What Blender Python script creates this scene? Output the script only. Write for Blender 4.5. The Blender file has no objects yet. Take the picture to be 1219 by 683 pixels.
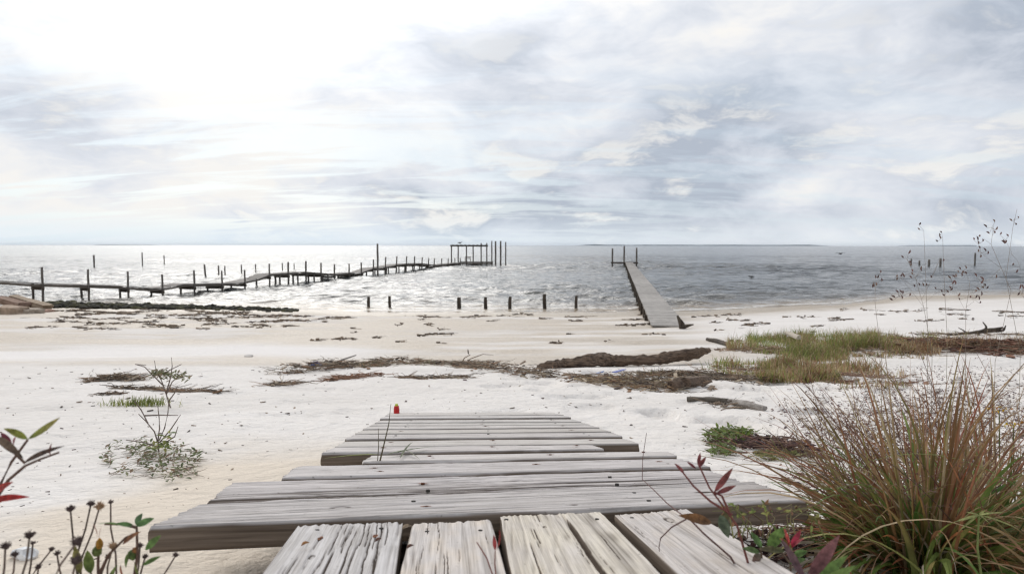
import bpy, math, random
import numpy as np
random.seed(7); RNG = np.random.default_rng(11)
scene = bpy.context.scene
R = math.radians

# ------------------------------------------------------------------ camera
PITCH = math.atan(49.5/813)
cam_d = bpy.data.cameras.new('camera'); cam = bpy.data.objects.new('camera', cam_d)
scene.collection.objects.link(cam); scene.camera = cam
cam.location = (0, 0, 0); cam.rotation_euler = (math.pi/2 - PITCH, R(-0.07), 0)
cam_d.sensor_width = 36; cam_d.lens = 24.0; cam_d.clip_start = 0.02; cam_d.clip_end = 60000
cam_d.dof.use_dof = True; cam_d.dof.focus_distance = 2.0; cam_d.dof.aperture_fstop = 9.0

# ------------------------------------------------------------------ sky, sun, exposure
SUN_AZ, SUN_EL = -20.0, 33.0
sdir = (math.sin(R(SUN_AZ))*math.cos(R(SUN_EL)), math.cos(R(SUN_AZ))*math.cos(R(SUN_EL)), math.sin(R(SUN_EL)))
world = bpy.data.worlds.new('World'); scene.world = world; world.use_nodes = True

class NT:
    """tiny helper for node trees"""
    def __init__(s, nt): s.nt = nt; s.n = nt.nodes; s.l = nt.links
    def add(s, t, **k):
        nd = s.n.new(t)
        for a, v in k.items():
            if a == 'ins':
                for i, val in v.items():
                    if isinstance(val, bpy.types.NodeSocket): s.l.new(val, nd.inputs[i])
                    else: nd.inputs[i].default_value = val
            else: setattr(nd, a, v)
        return nd
    def m(s, op, a, b=0.0, c=None, clamp=False):
        ins = {0: a, 1: b}
        if c is not None: ins[2] = c
        return s.add('ShaderNodeMath', operation=op, use_clamp=clamp, ins=ins).outputs[0]
    def vm(s, op, a, b=(0, 0, 0)):
        nd = s.add('ShaderNodeVectorMath', operation=op, ins={0: a, 1: b})
        return nd.outputs['Value'] if op in ('DOT_PRODUCT', 'LENGTH') else nd.outputs[0]
    def scale(s, a, k):
        return s.add('ShaderNodeVectorMath', operation='SCALE', ins={0: a, 3: k}).outputs[0]
    def mix(s, f, a, b, blend='MIX'):
        nd = s.add('ShaderNodeMix', data_type='RGBA', blend_type=blend, clamp_factor=True)
        for i, v in ((0, f), (6, a), (7, b)):
            if isinstance(v, bpy.types.NodeSocket): s.l.new(v, nd.inputs[i])
            else: nd.inputs[i].default_value = (v if not isinstance(v, tuple) else (tuple(v)+(1,))[:4])
        return nd.outputs[2]
    def noise(s, vec, scale, detail=4, rough=.5, dist=0.0, out=0):
        nd = s.add('ShaderNodeTexNoise', ins={'Vector': vec, 'Scale': scale, 'Detail': detail, 'Roughness': rough, 'Distortion': dist})
        return nd.outputs[out]
    def ramp(s, f, pts, interp='LINEAR'):
        nd = s.add('ShaderNodeValToRGB', ins={0: f}); cr = nd.color_ramp; cr.interpolation = interp
        while len(cr.elements) < len(pts): cr.elements.new(.5)
        for e, (p, c) in zip(cr.elements, pts):
            e.position = p; e.color = (c, c, c, 1) if not isinstance(c, tuple) else tuple(c)+(1,)
        return nd.outputs[0]
    def mr(s, v, a, b, c=0.0, d=1.0, smooth=False):
        nd = s.add('ShaderNodeMapRange', ins={0: v, 1: a, 2: b, 3: c, 4: d}); nd.clamp = True
        if smooth: nd.interpolation_type = 'SMOOTHSTEP'
        return nd.outputs[0]
    def mapping(s, v, scale=(1, 1, 1), loc=(0, 0, 0), rot=(0, 0, 0)):
        return s.add('ShaderNodeMapping', ins={0: v, 1: loc, 2: rot, 3: scale}).outputs[0]

w = NT(world.node_tree)
bg = w.n['Background']
tc = w.add('ShaderNodeTexCoord').outputs['Generated']
sep = w.add('ShaderNodeSeparateXYZ', ins={0: tc}).outputs
zc = w.m('ADD', w.m('MAXIMUM', sep[2], 0.0), 0.15)
p = w.add('ShaderNodeCombineXYZ', ins={0: w.m('DIVIDE', sep[0], zc), 1: w.m('DIVIDE', sep[1], zc), 2: 0.0}).outputs[0]
sky = w.add('ShaderNodeTexSky', sky_type='NISHITA', sun_disc=False, sun_elevation=R(SUN_EL), sun_rotation=R(SUN_AZ), dust_density=2.0, air_density=1.0, ozone_density=1.5)
glow = w.vm('DOT_PRODUCT', w.vm('NORMALIZE', tc), sdir)
dirn_ = w.vm('NORMALIZE', tc)
dw = w.vm('ADD', dirn_, w.scale(w.vm('SUBTRACT', w.noise(w.mapping(dirn_, (3, 3, 6)), 1.0, 4, .55, 0, 1), (.5, .5, .5)), .11))
big = w.noise(w.mapping(dw, (2.6, 2.6, 6.4), (1.35, 0.4, .2), (.0, .30, .0)), 1.0, 7, .52, .1)
mid = w.noise(w.mapping(dw, (7, 7, 19), (.7, 2.2, .5), (0, .42, .0)), 1.0, 9, .60, .1)
wis = w.noise(w.mapping(p, (.9, 3.4, 1), (1.7, 9.2, 4.5), (0, 0, -.2)), 1.0, 8, .6, .6)
side = w.mr(sep[0], -.30, .30)                       # open, thin cloud to the left, heavier bank to the right
dens = w.m('ADD', w.m('ADD', w.m('MULTIPLY', big, .60), w.m('MULTIPLY', mid, .40)), w.m('MULTIPLY', side, .095))
cloud = w.ramp(w.mr(dens, .43, .645), [(0, (5.35, 5.25, 5.1)), (.2, (5.0, 5.03, 5.1)), (.45, (4.3, 4.48, 4.82)), (.75, (3.5, 3.75, 4.2)), (1, (2.65, 2.95, 3.45))])
edge = w.mr(mid, .53, .64, 0, 1, True)
cloud = w.mix(w.m('MULTIPLY', edge, w.mr(sep[2], .30, .02, .25, .85)), cloud, (5.7, 5.55, 5.25))
blue = w.mix(.72, w.scale(sky.outputs[0], .55), (4.0, 5.0, 5.8))
gap = w.m('MULTIPLY', w.mr(wis, .54, .40, 0, 1, True), w.mr(sep[2], .02, .26, .95, .2))
gap = w.m('MULTIPLY', gap, w.mr(side, 0, 1, 1.0, .35))
col = w.mix(gap, cloud, blue)
low = w.mr(sep[2], 0.0, .055, 1, 0, True)             # pale band of far air at the horizon
col = w.mix(w.m('MULTIPLY', low, .62), col, w.mix(side, (4.5, 5.25, 5.8), (4.8, 5.1, 5.35)))
gl = w.ramp(glow, [(0, 0.0), (.60, 0.0), (.80, .01), (.88, .04), (.93, .11), (.965, .26), (1, .85)], 'EASE')
gl = w.m('MULTIPLY', gl, w.mr(dens, .66, .40, .75, 1.1))
gl = w.m('MULTIPLY', gl, w.mr(sep[2], .10, .40, .05, 1, True))
col = w.mix(1.0, col, w.scale((1.0, .98, .95), w.m('MULTIPLY', gl, 19.0)), 'ADD')
for nd in w.n:
    if nd.bl_idname == 'ShaderNodeMix': nd.clamp_result = False
w.l.new(col, bg.inputs[0]); bg.inputs[1].default_value = 0.12

sun_d = bpy.data.lights.new('sun', 'SUN'); sun = bpy.data.objects.new('sun', sun_d); scene.collection.objects.link(sun)
sun_d.energy = 1.1; sun_d.angle = R(50); sun_d.color = (1, .96, .9)
sun.rotation_euler = (R(90 - SUN_EL), 0, R(180 - SUN_AZ)); sun.location = (-8, 20, 15)

vs = scene.view_settings
scene.display_settings.display_device = 'sRGB'
vs.view_transform = 'Standard'; vs.look = 'None'; vs.gamma = 1; vs.use_curve_mapping = False
vs.exposure = 0.54
scene.render.engine = 'CYCLES'
scene.cycles.use_denoising = True; scene.cycles.denoiser = 'OPENIMAGEDENOISE'; scene.cycles.denoising_prefilter = 'ACCURATE'; scene.cycles.denoising_input_passes = 'RGB_ALBEDO_NORMAL'; scene.cycles.use_adaptive_sampling = False; scene.cycles.pixel_filter_type = 'BLACKMAN_HARRIS'; scene.cycles.filter_width = 1.3
scene.cycles.max_bounces = 6; scene.cycles.transparent_max_bounces = 8

# ------------------------------------------------------------------ maths
def hsh(ix, iy, s):
    h = (ix.astype(np.int64)*374761393 + iy.astype(np.int64)*668265263 + s*974634777) & 0xffffffff
    h = ((h ^ (h >> 13))*1274126177) & 0xffffffff
    h = h ^ (h >> 16)
    return (h & 0xffffff)/float(0xffffff)*2 - 1
def vnoise(x, y, s=0):
    x = np.asarray(x, float); y = np.asarray(y, float)
    ix = np.floor(x); iy = np.floor(y); fx = x-ix; fy = y-iy
    fx = fx*fx*fx*(fx*(fx*6-15)+10); fy = fy*fy*fy*(fy*(fy*6-15)+10)
    a = hsh(ix, iy, s); b = hsh(ix+1, iy, s); c = hsh(ix, iy+1, s); d = hsh(ix+1, iy+1, s)
    return (a+(b-a)*fx)+((c+(d-c)*fx)-(a+(b-a)*fx))*fy
def fbm(x, y, s=0, o=4, g=.5):
    t = 0; a = 1; n = 0
    for i in range(o):
        t = t+a*vnoise(x*2**i+i*17.3, y*2**i-i*9.1, s+i); n += a; a *= g
    return t/n
def sstep(v, a, b):
    t = np.clip((v-a)/(b-a), 0, 1); return t*t*(3-2*t)

CP, SP = math.cos(PITCH), math.sin(PITCH)
def ray(px, py):
    cx, cz = (px-609.5)/813, -(py-341.5)/813
    return (cx, CP+cz*SP, cz*CP-SP)
def at(px, py, d):                 # point seen at that spot of the photograph, d metres ahead
    r = ray(px, py); k = d/r[1]
    return np.array([r[0]*k, d, r[2]*k])
WATER = -3.1
_px = [-600, 0, 60, 350, 420, 560, 720, 830, 900, 1000, 1045, 1080, 1219, 1900]
_sh = [33.0, 33.0, 33.2, 33.0, 31.5, 31.3, 31.5, 32.2, 33.6, 35.8, 38.5, 41.5, 44, 46]
def shore(u): return np.interp(u*813+609.5, _px, _sh)
_py = [-12, 0, 4.1, 7.4, 8.4, 12, 16, 21.4, 27, 30.4, 38, 60, 90]
_pz = [.2, -.42, -1.02, -1.40, -1.56, -1.95, -2.25, -2.62, -2.95, -3.1, -3.42, -4.6, -5.5]
def prof(y): return (np.interp(y-.35, _py, _pz)+np.interp(y+.35, _py, _pz)+np.interp(y, _py, _pz))/3
def ground(x, y):
    x = np.asarray(x, float); y = np.asarray(y, float)
    yc = np.maximum(y, 1.0); u = np.clip(x/yc, -1.4, 1.4)
    ys = shore(u); ye = np.where(y < 14, y, 14+(y-14)*(16.4/(ys-14)))
    z = prof(ye)
    far = sstep(y, 5, 12)
    z = z+(.030*fbm(x*.55, y*.55, 3, 3)*(1-.3*far)+.012*fbm(x*2.1, y*2.1, 5, 3)+.05*fbm(x*.12, y*.25, 9, 2)*far*(1-sstep(ye, 24, 29)))
    # low drift of sand under the wrack line and the dune grass
    line = np.interp(x, [-3.6, -2.2, -.8, .3, 2.4, 6], [8.1, 8.3, 8.1, 8.0, 8.6, 9.3])
    z = z+.055*np.exp(-((y-line+.1)/.45)**2)*sstep(x, -4.2, -3)
    z = z+.20*np.exp(-((y-11.2)/1.6)**2-((x-5.8)/3.1)**2)+.16*np.exp(-((y-10.4)/1.3)**2-((x-8.3)/2.4)**2)
    # old footprints and scuffs
    near = sstep(y, 1.6, 3)*(1-sstep(y, 7.5, 9))
    f = vnoise(x*3.3, y*2.4, 31); z = z-.05*near*sstep(f, .25, .6)*(.30+.70*sstep(x, -.5, 1))+.008*near*fbm(x*4.1, y*3.1, 37, 2)-.028*sstep(y, 3.2, 4.2)*near*sstep(vnoise(x*5.2, y*3.6, 39), .30, .62)*sstep(x, -1.2, -.2)
    # drained channels on the flat
    z = z-.03*sstep(fbm(x*.10+4, y*.55-x*.12, 21, 3), .05, .35)*sstep(y, 10.5, 13)*(1-sstep(ye, 24, 28))
    return z
_GR = .2+np.expm1(np.linspace(0, math.log(85/1.2+1), 620))*1.2
_GU = np.linspace(-1.6, 1.6, 900)
_gy = np.repeat(_GR, 900); _gx = np.tile(_GU, 620)*(_gy+2.2)
_GT = ground(_gx, _gy).reshape(620, 900).tolist(); _K = math.log(85/1.2+1)
def gz(x, y):                      # quick look-up of the beach height
    y = max(y, .2001); a = math.log1p((y-.2)/1.2)/_K*619; b = (x/(y+2.2)+1.6)/3.2*899
    b = min(max(b, 0), 897.99); a = min(a, 617.99); i = int(a); j = int(b); a -= i; b -= j
    r0 = _GT[i]; r1 = _GT[i+1]
    return (r0[j]*(1-b)+r0[j+1]*b)*(1-a)+(r1[j]*(1-b)+r1[j+1]*b)*a
def gp(px, py):                    # the spot on the beach seen at that place of the photograph
    r = ray(px, py); lo = .3; t = .3
    while t < 60:
        if r[2]*t < gz(r[0]*t, r[1]*t): break
        lo = t; t *= 1.06
    hi = t
    for _ in range(14):
        m = (lo+hi)/2
        if r[2]*m < gz(r[0]*m, r[1]*m): hi = m
        else: lo = m
    return np.array([r[0]*hi, r[1]*hi, gz(r[0]*hi, r[1]*hi)])

# ------------------------------------------------------------------ mesh helpers
def link(o, parent=None):
    scene.collection.objects.link(o)
    if parent is not None: o.parent = parent
    return o
def tag(o, label=None, cat=None, group=None, kind=None):
    for k, v in (('label', label), ('category', cat), ('group', group), ('kind', kind)):
        if v: o[k] = v
    return o
def empty(name, loc, **k):
    o = bpy.data.objects.new(name, None); o.empty_display_size = .1; o.location = tuple(float(c) for c in loc); link(o)
    return tag(o, **k)
def raw_mesh(name, V, F, mat, attrs=None, smooth=False, parent=None, origin=(0, 0, 0)):
    me = bpy.data.meshes.new(name)
    V = np.asarray(V, float)-np.asarray(origin, float)
    if isinstance(F, np.ndarray):
        me.vertices.add(len(V)); me.vertices.foreach_set('co', V.astype(np.float32).ravel())
        k = F.shape[1]; me.loops.add(F.size); me.loops.foreach_set('vertex_index', F.astype(np.int32).ravel())
        me.polygons.add(len(F)); me.polygons.foreach_set('loop_start', np.arange(0, F.size, k, dtype=np.int32))
        me.polygons.foreach_set('loop_total', np.full(len(F), k, np.int32)); me.update(calc_edges=True)
    else:
        me.from_pydata([tuple(v) for v in V], [], F)
    for an, (typ, arr) in (attrs or {}).items():
        a = me.attributes.new(an, typ, 'POINT')
        arr = np.asarray(arr, np.float32)
        a.data.foreach_set('color' if typ == 'FLOAT_COLOR' else 'value', arr.ravel())
    if smooth: me.polygons.foreach_set('use_smooth', np.ones(len(me.polygons), bool))
    me.materials.append(mat); me.validate(); me.update()
    o = bpy.data.objects.new(name, me); link(o, parent)
    if parent is None: o.location = tuple(float(c) for c in origin)
    else: o.location = tuple(np.asarray(origin, float)-np.asarray(parent.location))
    return o
class MB:
    def __init__(s): s.v = []; s.f = []; s.c = []
    def add(s, V, F, col):
        b = len(s.v); s.v.extend([tuple(map(float, v)) for v in V]); s.f.extend([tuple(i+b for i in f) for f in F])
        s.c.extend([tuple(col)+(1,)]*len(V) if not isinstance(col, list) else [tuple(c)+(1,) for c in col])
    def build(s, name, mat, parent=None, origin=None, smooth=False):
        if origin is None: origin = tuple(parent.location) if parent is not None else (0, 0, 0)
        return raw_mesh(name, s.v, s.f, mat, {'col': ('FLOAT_COLOR', s.c)}, smooth, parent, origin)
def frame(d):
    d = np.asarray(d, float); d = d/(np.linalg.norm(d)+1e-12)
    a = np.array([0, 0, 1.]) if abs(d[2]) < .9 else np.array([1., 0, 0])
    s = np.cross(d, a); s /= np.linalg.norm(s); return d, s, np.cross(s, d)
def tube(mb, pts, rad, col, n=5, caps=True):
    pts = [np.asarray(q, float) for q in pts]; k = len(pts)
    if not hasattr(rad, '__len__'): rad = [rad]*k
    V = []; F = []
    for i, q in enumerate(pts):
        d, s, t = frame(pts[min(i+1, k-1)]-pts[max(i-1, 0)])
        for j in range(n):
            a = 2*math.pi*j/n; V.append(q+rad[i]*(s*math.cos(a)+t*math.sin(a)))
    for i in range(k-1):
        for j in range(n): F.append((i*n+j, i*n+(j+1) % n, (i+1)*n+(j+1) % n, (i+1)*n+j))
    if caps: F.append(tuple(range(n-1, -1, -1))); F.append(tuple((k-1)*n+j for j in range(n)))
    mb.add(V, F, col)
def box(mb, c, ax, half, col, jit=0):
    """oriented box: ax = three unit axes, half = half sizes"""
    c = np.asarray(c, float); V = []
    for i in (-1, 1):
        for j in (-1, 1):
            for k in (-1, 1):
                V.append(c+ax[0]*half[0]*i+ax[1]*half[1]*j+ax[2]*half[2]*k+(RNG.uniform(-jit, jit, 3) if jit else 0))
    mb.add(V, [(0, 1, 3, 2), (4, 6, 7, 5), (0, 4, 5, 1), (2, 3, 7, 6), (0, 2, 6, 4), (1, 5, 7, 3)], col)
def strip(mb, base, d0, length, width, droop, col, segs=7, curl=0.0, col2=None, face=None):
    """a grass blade: a folded, tapering, arching strip"""
    p = np.asarray(base, float).copy(); d = np.asarray(d0, float)/np.linalg.norm(d0)
    side = np.cross(d, np.array([0, 0, 1.])); nn = np.linalg.norm(side)
    side = side/nn if nn > 1e-3 else np.array([1., 0, 0])
    if face is not None:
        side = np.cos(face)*side+np.sin(face)*np.cross(d, side)
    V = []; C = []; st = length/segs
    for i in range(segs+1):
        t = i/segs; w_ = width*.5*(min(1, t*6+.45))*(1-t)**.65 if t < 1 else 0.0002
        nrm = np.cross(side, d); c = np.asarray(col) if col2 is None else np.asarray(col)*(1-t)+np.asarray(col2)*t
        V += [p-side*w_, p+nrm*w_*.35, p+side*w_]; C += [tuple(c)]*3
        d = d+np.array([0, 0, -droop*st*(.4+1.6*t)])+side*curl*st; d /= np.linalg.norm(d)
        p = p+d*st
    F = []
    for i in range(segs):
        a = i*3; F += [(a, a+1, a+4, a+3), (a+1, a+2, a+5, a+4)]
    mb.add(V, F, C)
def leaf(mb, base, tip, width, up, col, bend=.12, fold=.25, col2=None, n=7, belly=.45):
    base = np.asarray(base, float); tip = np.asarray(tip, float); d = tip-base; L = np.linalg.norm(d); d /= L
    s = np.cross(d, up); s /= (np.linalg.norm(s)+1e-9); nr = np.cross(s, d)
    V = []; C = []; F = []
    for i in range(n+1):
        t = i/n; w_ = width*.5*(math.sin(math.pi*t**(math.log(.5)/math.log(belly)))**.85 if 0 < t < 1 else .02)
        c = base+d*L*t+nr*(bend*L*(t*(1-t))*2)
        V += [c-s*w_+nr*w_*fold, c, c+s*w_+nr*w_*fold]
        cc = np.asarray(col)*(1-t)+np.asarray(col2 if col2 is not None else col)*t
        C += [tuple(cc), tuple(cc*.8), tuple(cc)]
    for i in range(n):
        a = i*3; F += [(a, a+1, a+4, a+3), (a+1, a+2, a+5, a+4)]
    mb.add(V, F, C)
ICO_V = None
def ico():
    global ICO_V, ICO_F
    if ICO_V is None:
        import bmesh
        bm = bmesh.new(); bmesh.ops.create_icosphere(bm, subdivisions=2, radius=1)
        ICO_V = np.array([v.co[:] for v in bm.verts]); ICO_F = [tuple(v.index for v in f.verts) for f in bm.faces]; bm.free()
    return ICO_V, ICO_F
def blob(mb, c, r, col, rough=.2, seed=0, flat=(1, 1, 1), low=False):
    V, F = ico(); V = V.copy()
    n = 1+rough*(vnoise(V[:, 0]*1.7+seed, V[:, 1]*1.7+V[:, 2]*1.3, seed)+.5*vnoise(V[:, 0]*4+seed, V[:, 2]*4+V[:, 1]*2, seed+3))
    mb.add(V*n[:, None]*r*np.array(flat)+np.asarray(c, float), F, col)

# ------------------------------------------------------------------ materials
def newmat(name):
    m = bpy.data.materials.new(name); m.use_nodes = True; t = NT(m.node_tree); b = t.n['Principled BSDF']
    return m, t, b
def attr(t, name, out='Color'): return t.add('ShaderNodeAttribute', attribute_name=name).outputs[out]
def obj_co(t): return t.add('ShaderNodeTexCoord').outputs['Object']
def mat_col(name, rough=.8, vary=.25, scale=40, bump=.0, trans=0.0, spec=.3):
    """colour taken from each piece's own colour, broken up by fine mottling"""
    m, t, b = newmat(name); co = obj_co(t); c = attr(t, 'col')
    n = t.noise(co, scale, 5, .6)
    k = t.mr(n, .3, .7, 1-vary, 1+vary)
    c2 = t.scale(c, k); t.l.new(c2, b.inputs['Base Color'])
    b.inputs['Roughness'].default_value = rough; b.inputs['Specular IOR Level'].default_value = spec
    if bump:
        bn = t.add('ShaderNodeBump', ins={'Strength': bump, 'Distance': .01, 'Height': n}).outputs[0]; t.l.new(bn, b.inputs['Normal'])
    if trans:
        tr = t.add('ShaderNodeBsdfTranslucent', ins={0: c2}); mx = t.add('ShaderNodeMixShader', ins={0: trans})
        t.l.new(b.outputs[0], mx.inputs[1]); t.l.new(tr.outputs[0], mx.inputs[2]); t.l.new(mx.outputs[0], t.n['Material Output'].inputs[0])
    return m
M_LEAF = mat_col('leaf', .6, .6, 150, .3, .4, .3)
M_BLADE = mat_col('grass_blade', .6, .28, 30, 0, .3, .3)
M_BARK = mat_col('twig_bark', .85, .3, 150, .3)
M_DEBRIS = mat_col('debris', .9, .35, 90, .4)
M_PAINT = mat_col('plastic', .55, .2, 20, 0, 0, .5)
M_STONE = mat_col('broken_concrete', .9, .3, 6, .6)

def mat_oldwood(name, base, dark, scale=1.0, axis='x'):
    m, t, b = newmat(name); co = obj_co(t)
    st = {'x': (2, 45, 45), 'y': (45, 2, 45), 'z': (14, 14, 1.2)}[axis]
    g = t.noise(t.mapping(co, tuple(v*scale for v in st)), 1.0, 6, .65, .3)
    big = t.noise(co, 1.6*scale, 4, .6)
    c = t.mix(t.mr(g, .38, .62), dark, base); c = t.mix(t.mr(big, .4, .7, 0, .5), c, tuple(v*.55 for v in base))
    t.l.new(c, b.inputs['Base Color']); b.inputs['Roughness'].default_value = .85; b.inputs['Specular IOR Level'].default_value = .2
    bn = t.add('ShaderNodeBump', ins={'Strength': .5, 'Distance': .01, 'Height': g}).outputs[0]; t.l.new(bn, b.inputs['Normal'])
    return m
M_PILE = mat_oldwood('piling_wood', (.23, .205, .18), (.085, .072, .06), 1, 'z')
M_PILED = mat_oldwood('wet_piling_wood', (.10, .08, .062), (.035, .027, .021), 1, 'z')
M_PIER = mat_oldwood('pier_wood', (.34, .31, .285), (.20, .175, .155), .5, 'x')
M_PIERD = mat_oldwood('pier_timber', (.16, .14, .115), (.07, .055, .045), .5, 'z')
M_LOG = mat_oldwood('log_wood', (.20, .14, .10), (.045, .032, .026), 1, 'x')

# weathered plank: carved relief in the mesh, colour in the 'grain' attribute (0 dark groove, crack shade painted in; 1 raised pale fibre) and 'tint'
def mat_plank():
    m, t, b = newmat('weathered_plank'); co = obj_co(t)
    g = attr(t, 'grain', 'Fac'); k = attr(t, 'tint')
    f = t.noise(t.mapping(co, (6, 520, 60)), 1.0, 4, .65, .3)
    f2 = t.noise(t.mapping(co, (2.2, 120, 30), (3, 1, 0)), 1.0, 5, .65, .4)
    sp = t.noise(co, 95, 3, .6)
    lf = t.noise(co, 9, 5, .65)
    v = t.m('ADD', t.m('MULTIPLY', f, .45), t.m('MULTIPLY', f2, .55))
    c = t.mix(t.mr(v, .38, .56), (.33, .30, .278), (.60, .565, .545))
    c = t.mix(t.mr(lf, .5, .72, 0, .5), c, (.38, .35, .33))
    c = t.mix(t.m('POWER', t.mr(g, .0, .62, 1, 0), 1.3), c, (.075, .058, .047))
    c = t.mix(t.mr(sp, .66, .74, 0, .55), c, (.13, .11, .09))
    c = t.mix(1.0, c, k, 'MULTIPLY')
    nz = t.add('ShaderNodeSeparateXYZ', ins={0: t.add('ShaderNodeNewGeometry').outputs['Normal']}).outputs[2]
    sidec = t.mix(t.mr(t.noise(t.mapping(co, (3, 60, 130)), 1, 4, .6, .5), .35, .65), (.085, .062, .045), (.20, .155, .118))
    c = t.mix(t.mr(nz, .75, .45), c, sidec)  # side faces painted dark brown, their shade put into the colour
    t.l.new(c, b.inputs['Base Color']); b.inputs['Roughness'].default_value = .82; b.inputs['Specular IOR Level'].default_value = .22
    h = t.m('ADD', t.m('MULTIPLY', f, .6), t.m('MULTIPLY', f2, .6))
    bn = t.add('ShaderNodeBump', ins={'Strength': .65, 'Distance': .0016, 'Height': h}).outputs[0]; t.l.new(bn, b.inputs['Normal'])
    return m
M_PLANK = mat_plank()

def mat_sand():
    m, t, b = newmat('sand')
    co = t.add('ShaderNodeNewGeometry').outputs['Position']
    a = t.add('ShaderNodeSeparateColor', ins={0: attr(t, 'mask')}).outputs    # r wet, g tan, b bright
    fine = t.noise(co, 260, 3, .7); mid = t.noise(co, 14, 6, .65); lg = t.noise(t.mapping(co, (.5, 1.1, 1)), .9, 6, .6, .6)
    c = t.mix(t.mr(lg, .35, .65), (.69, .648, .608), (.76, .72, .685))
    c = t.mix(t.mr(mid, .42, .66, 0, .45), c, (.64, .595, .55))
    c = t.mix(a[1], c, (.66, .57, .465))
    c = t.mix(a[0], c, t.mix(t.mr(mid, .4, .6), (.31, .25, .185), (.45, .375, .29)))
    c = t.mix(a[2], c, (.78, .74, .71))
    c = t.mix(t.mr(fine, .60, .72, 0, .35), c, (.38, .33, .29))
    t.l.new(c, b.inputs['Base Color'])
    ro = t.m('SUBTRACT', .95, t.m('MULTIPLY', a[0], .5)); t.l.new(ro, b.inputs['Roughness']); b.inputs['Specular IOR Level'].default_value = .2
    lump = t.noise(co, 7, 5, .6)
    h = t.m('ADD', t.m('MULTIPLY', fine, .0014), t.m('ADD', t.m('MULTIPLY', mid, .016), t.m('MULTIPLY', lump, .035)))
    bn = t.add('ShaderNodeBump', ins={'Strength': .8, 'Distance': 1.0, 'Height': h}).outputs[0]; t.l.new(bn, b.inputs['Normal'])
    return m
M_SAND = mat_sand()

def mat_water():
    m, t, b = newmat('sea_water')
    co = t.add('ShaderNodeNewGeometry').outputs['Position']
    sh = attr(t, 'shallow', 'Fac'); fo = attr(t, 'foam', 'Fac')
    lg = t.noise(t.mapping(co, (.02, .05, 1)), 1, 4, .6)
    c = t.mix(t.mr(lg, .35, .65), (.050, .054, .056), (.075, .078, .077))
    c = t.mix(sh, c, (.30, .235, .165))
    fn = t.noise(t.mapping(co, (2.5, 6, 1)), 1, 5, .7)
    f = t.m('MULTIPLY', fo, t.mr(fn, .36, .52))
    c = t.mix(f, c, (.75, .74, .72))
    t.l.new(c, b.inputs['Base Color']); b.inputs['IOR'].default_value = 1.33
    t.l.new(t.m('ADD', .12, t.m('MULTIPLY', f, .6)), b.inputs['Roughness'])
    n1 = t.noise(t.mapping(co, (.7, 1.3, 1), (0, 0, 0), (0, 0, .25)), 1.0, 4, .55, .5)
    n2 = t.noise(t.mapping(co, (.22, .42, 1), (5, 3, 0), (0, 0, -.15)), 1.0, 4, .55, .3)
    h = t.m('ADD', t.m('MULTIPLY', n1, .34), t.m('MULTIPLY', n2, .70))
    bn = t.add('ShaderNodeBump', ins={'Strength': .9, 'Distance': 1.0, 'Height': h}).outputs[0]; t.l.new(bn, b.inputs['Normal'])
    return m
M_WATER = mat_water()

# ------------------------------------------------------------------ beach
def seg_grid(rows, us, off):
    Y = np.repeat(rows, len(us)); U = np.tile(us, len(rows)); X = U*(np.maximum(Y, 0)+off)
    nr, nc = len(rows), len(us)
    i = np.arange((nr-1)*nc).reshape(nr-1, nc)[:, :-1].ravel()
    return X, Y, np.stack([i, i+1, i+nc+1, i+nc], 1)
rows = np.concatenate([np.linspace(-14, .2, 30)[:-1], .2+np.expm1(np.linspace(0, math.log(85/1.2+1), 620))*1.2])
X, Y, F = seg_grid(rows, np.linspace(-1.25, 1.25, 620), 2.2)
Z = ground(X, Y)
# a scar of coarser relief where feet went, only close by
Z = Z+.004*fbm(X*11, Y*11, 41, 3)*(1-sstep(Y, 5, 9))
yc = np.maximum(Y, 1.0); PX = X/yc*813+609.5; PY = 292+(-Z/yc)*813
ye_z = Z
nz1 = fbm(X*.22, Y*.8, 51, 4); nz2 = fbm(X*.9, Y*1.6, 61, 4)
wet = sstep(PY+nz1*9, 412, 404)*0
flat = sstep(Y, 8.9, 10.2)                                      # everything beyond the wrack line
wet = flat*np.clip(.55+1.7*nz1+.25*nz2, .12, .85)*(1-.6*sstep(PX, 760, 900))
wet = np.maximum(wet, sstep(-Z, 2.90, 3.04)*1.15*(1-.2*sstep(PX, 900, 1000)))
tan_ = (1-flat)*sstep(-X, .2, .6)*(1-sstep(-X+.3*nz2, 1.05, 1.4))*(1-sstep(Y+.4*nz2, 2.3, 3.2))*.85   # disturbed yellowish sand beside the boardwalk
tan_ = np.maximum(tan_, flat*sstep(nz2+.3*nz1, -.1, .4)*.5*(1-sstep(PX, 800, 950)))
streak = np.interp(X/yc, [-.75, -.55, -.4, -.25, -.12], [12.0, 12.8, 13.6, 13.0, 12.2])
br = np.exp(-((Y-streak+.8*nz1)/1.5)**2)*(1-sstep(X/yc, -.30, -.13))
br = np.clip(br*1.2, 0, 1)
br = np.maximum(br, .55*sstep(Y, 14, 17)*(1-sstep(-Z, 2.8, 2.95))*sstep(PX, 780, 900))
wet = wet*(1-br); tan_ = tan_*(1-br)
mask = np.stack([wet, tan_, br*.8, np.ones_like(wet)], 1)
beach = raw_mesh('beach', np.stack([X, Y, Z], 1), F, M_SAND, {'mask': ('FLOAT_COLOR', mask)}, True)
tag(beach, 'white sandy beach sloping down to the water', 'beach', kind='structure')

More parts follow.
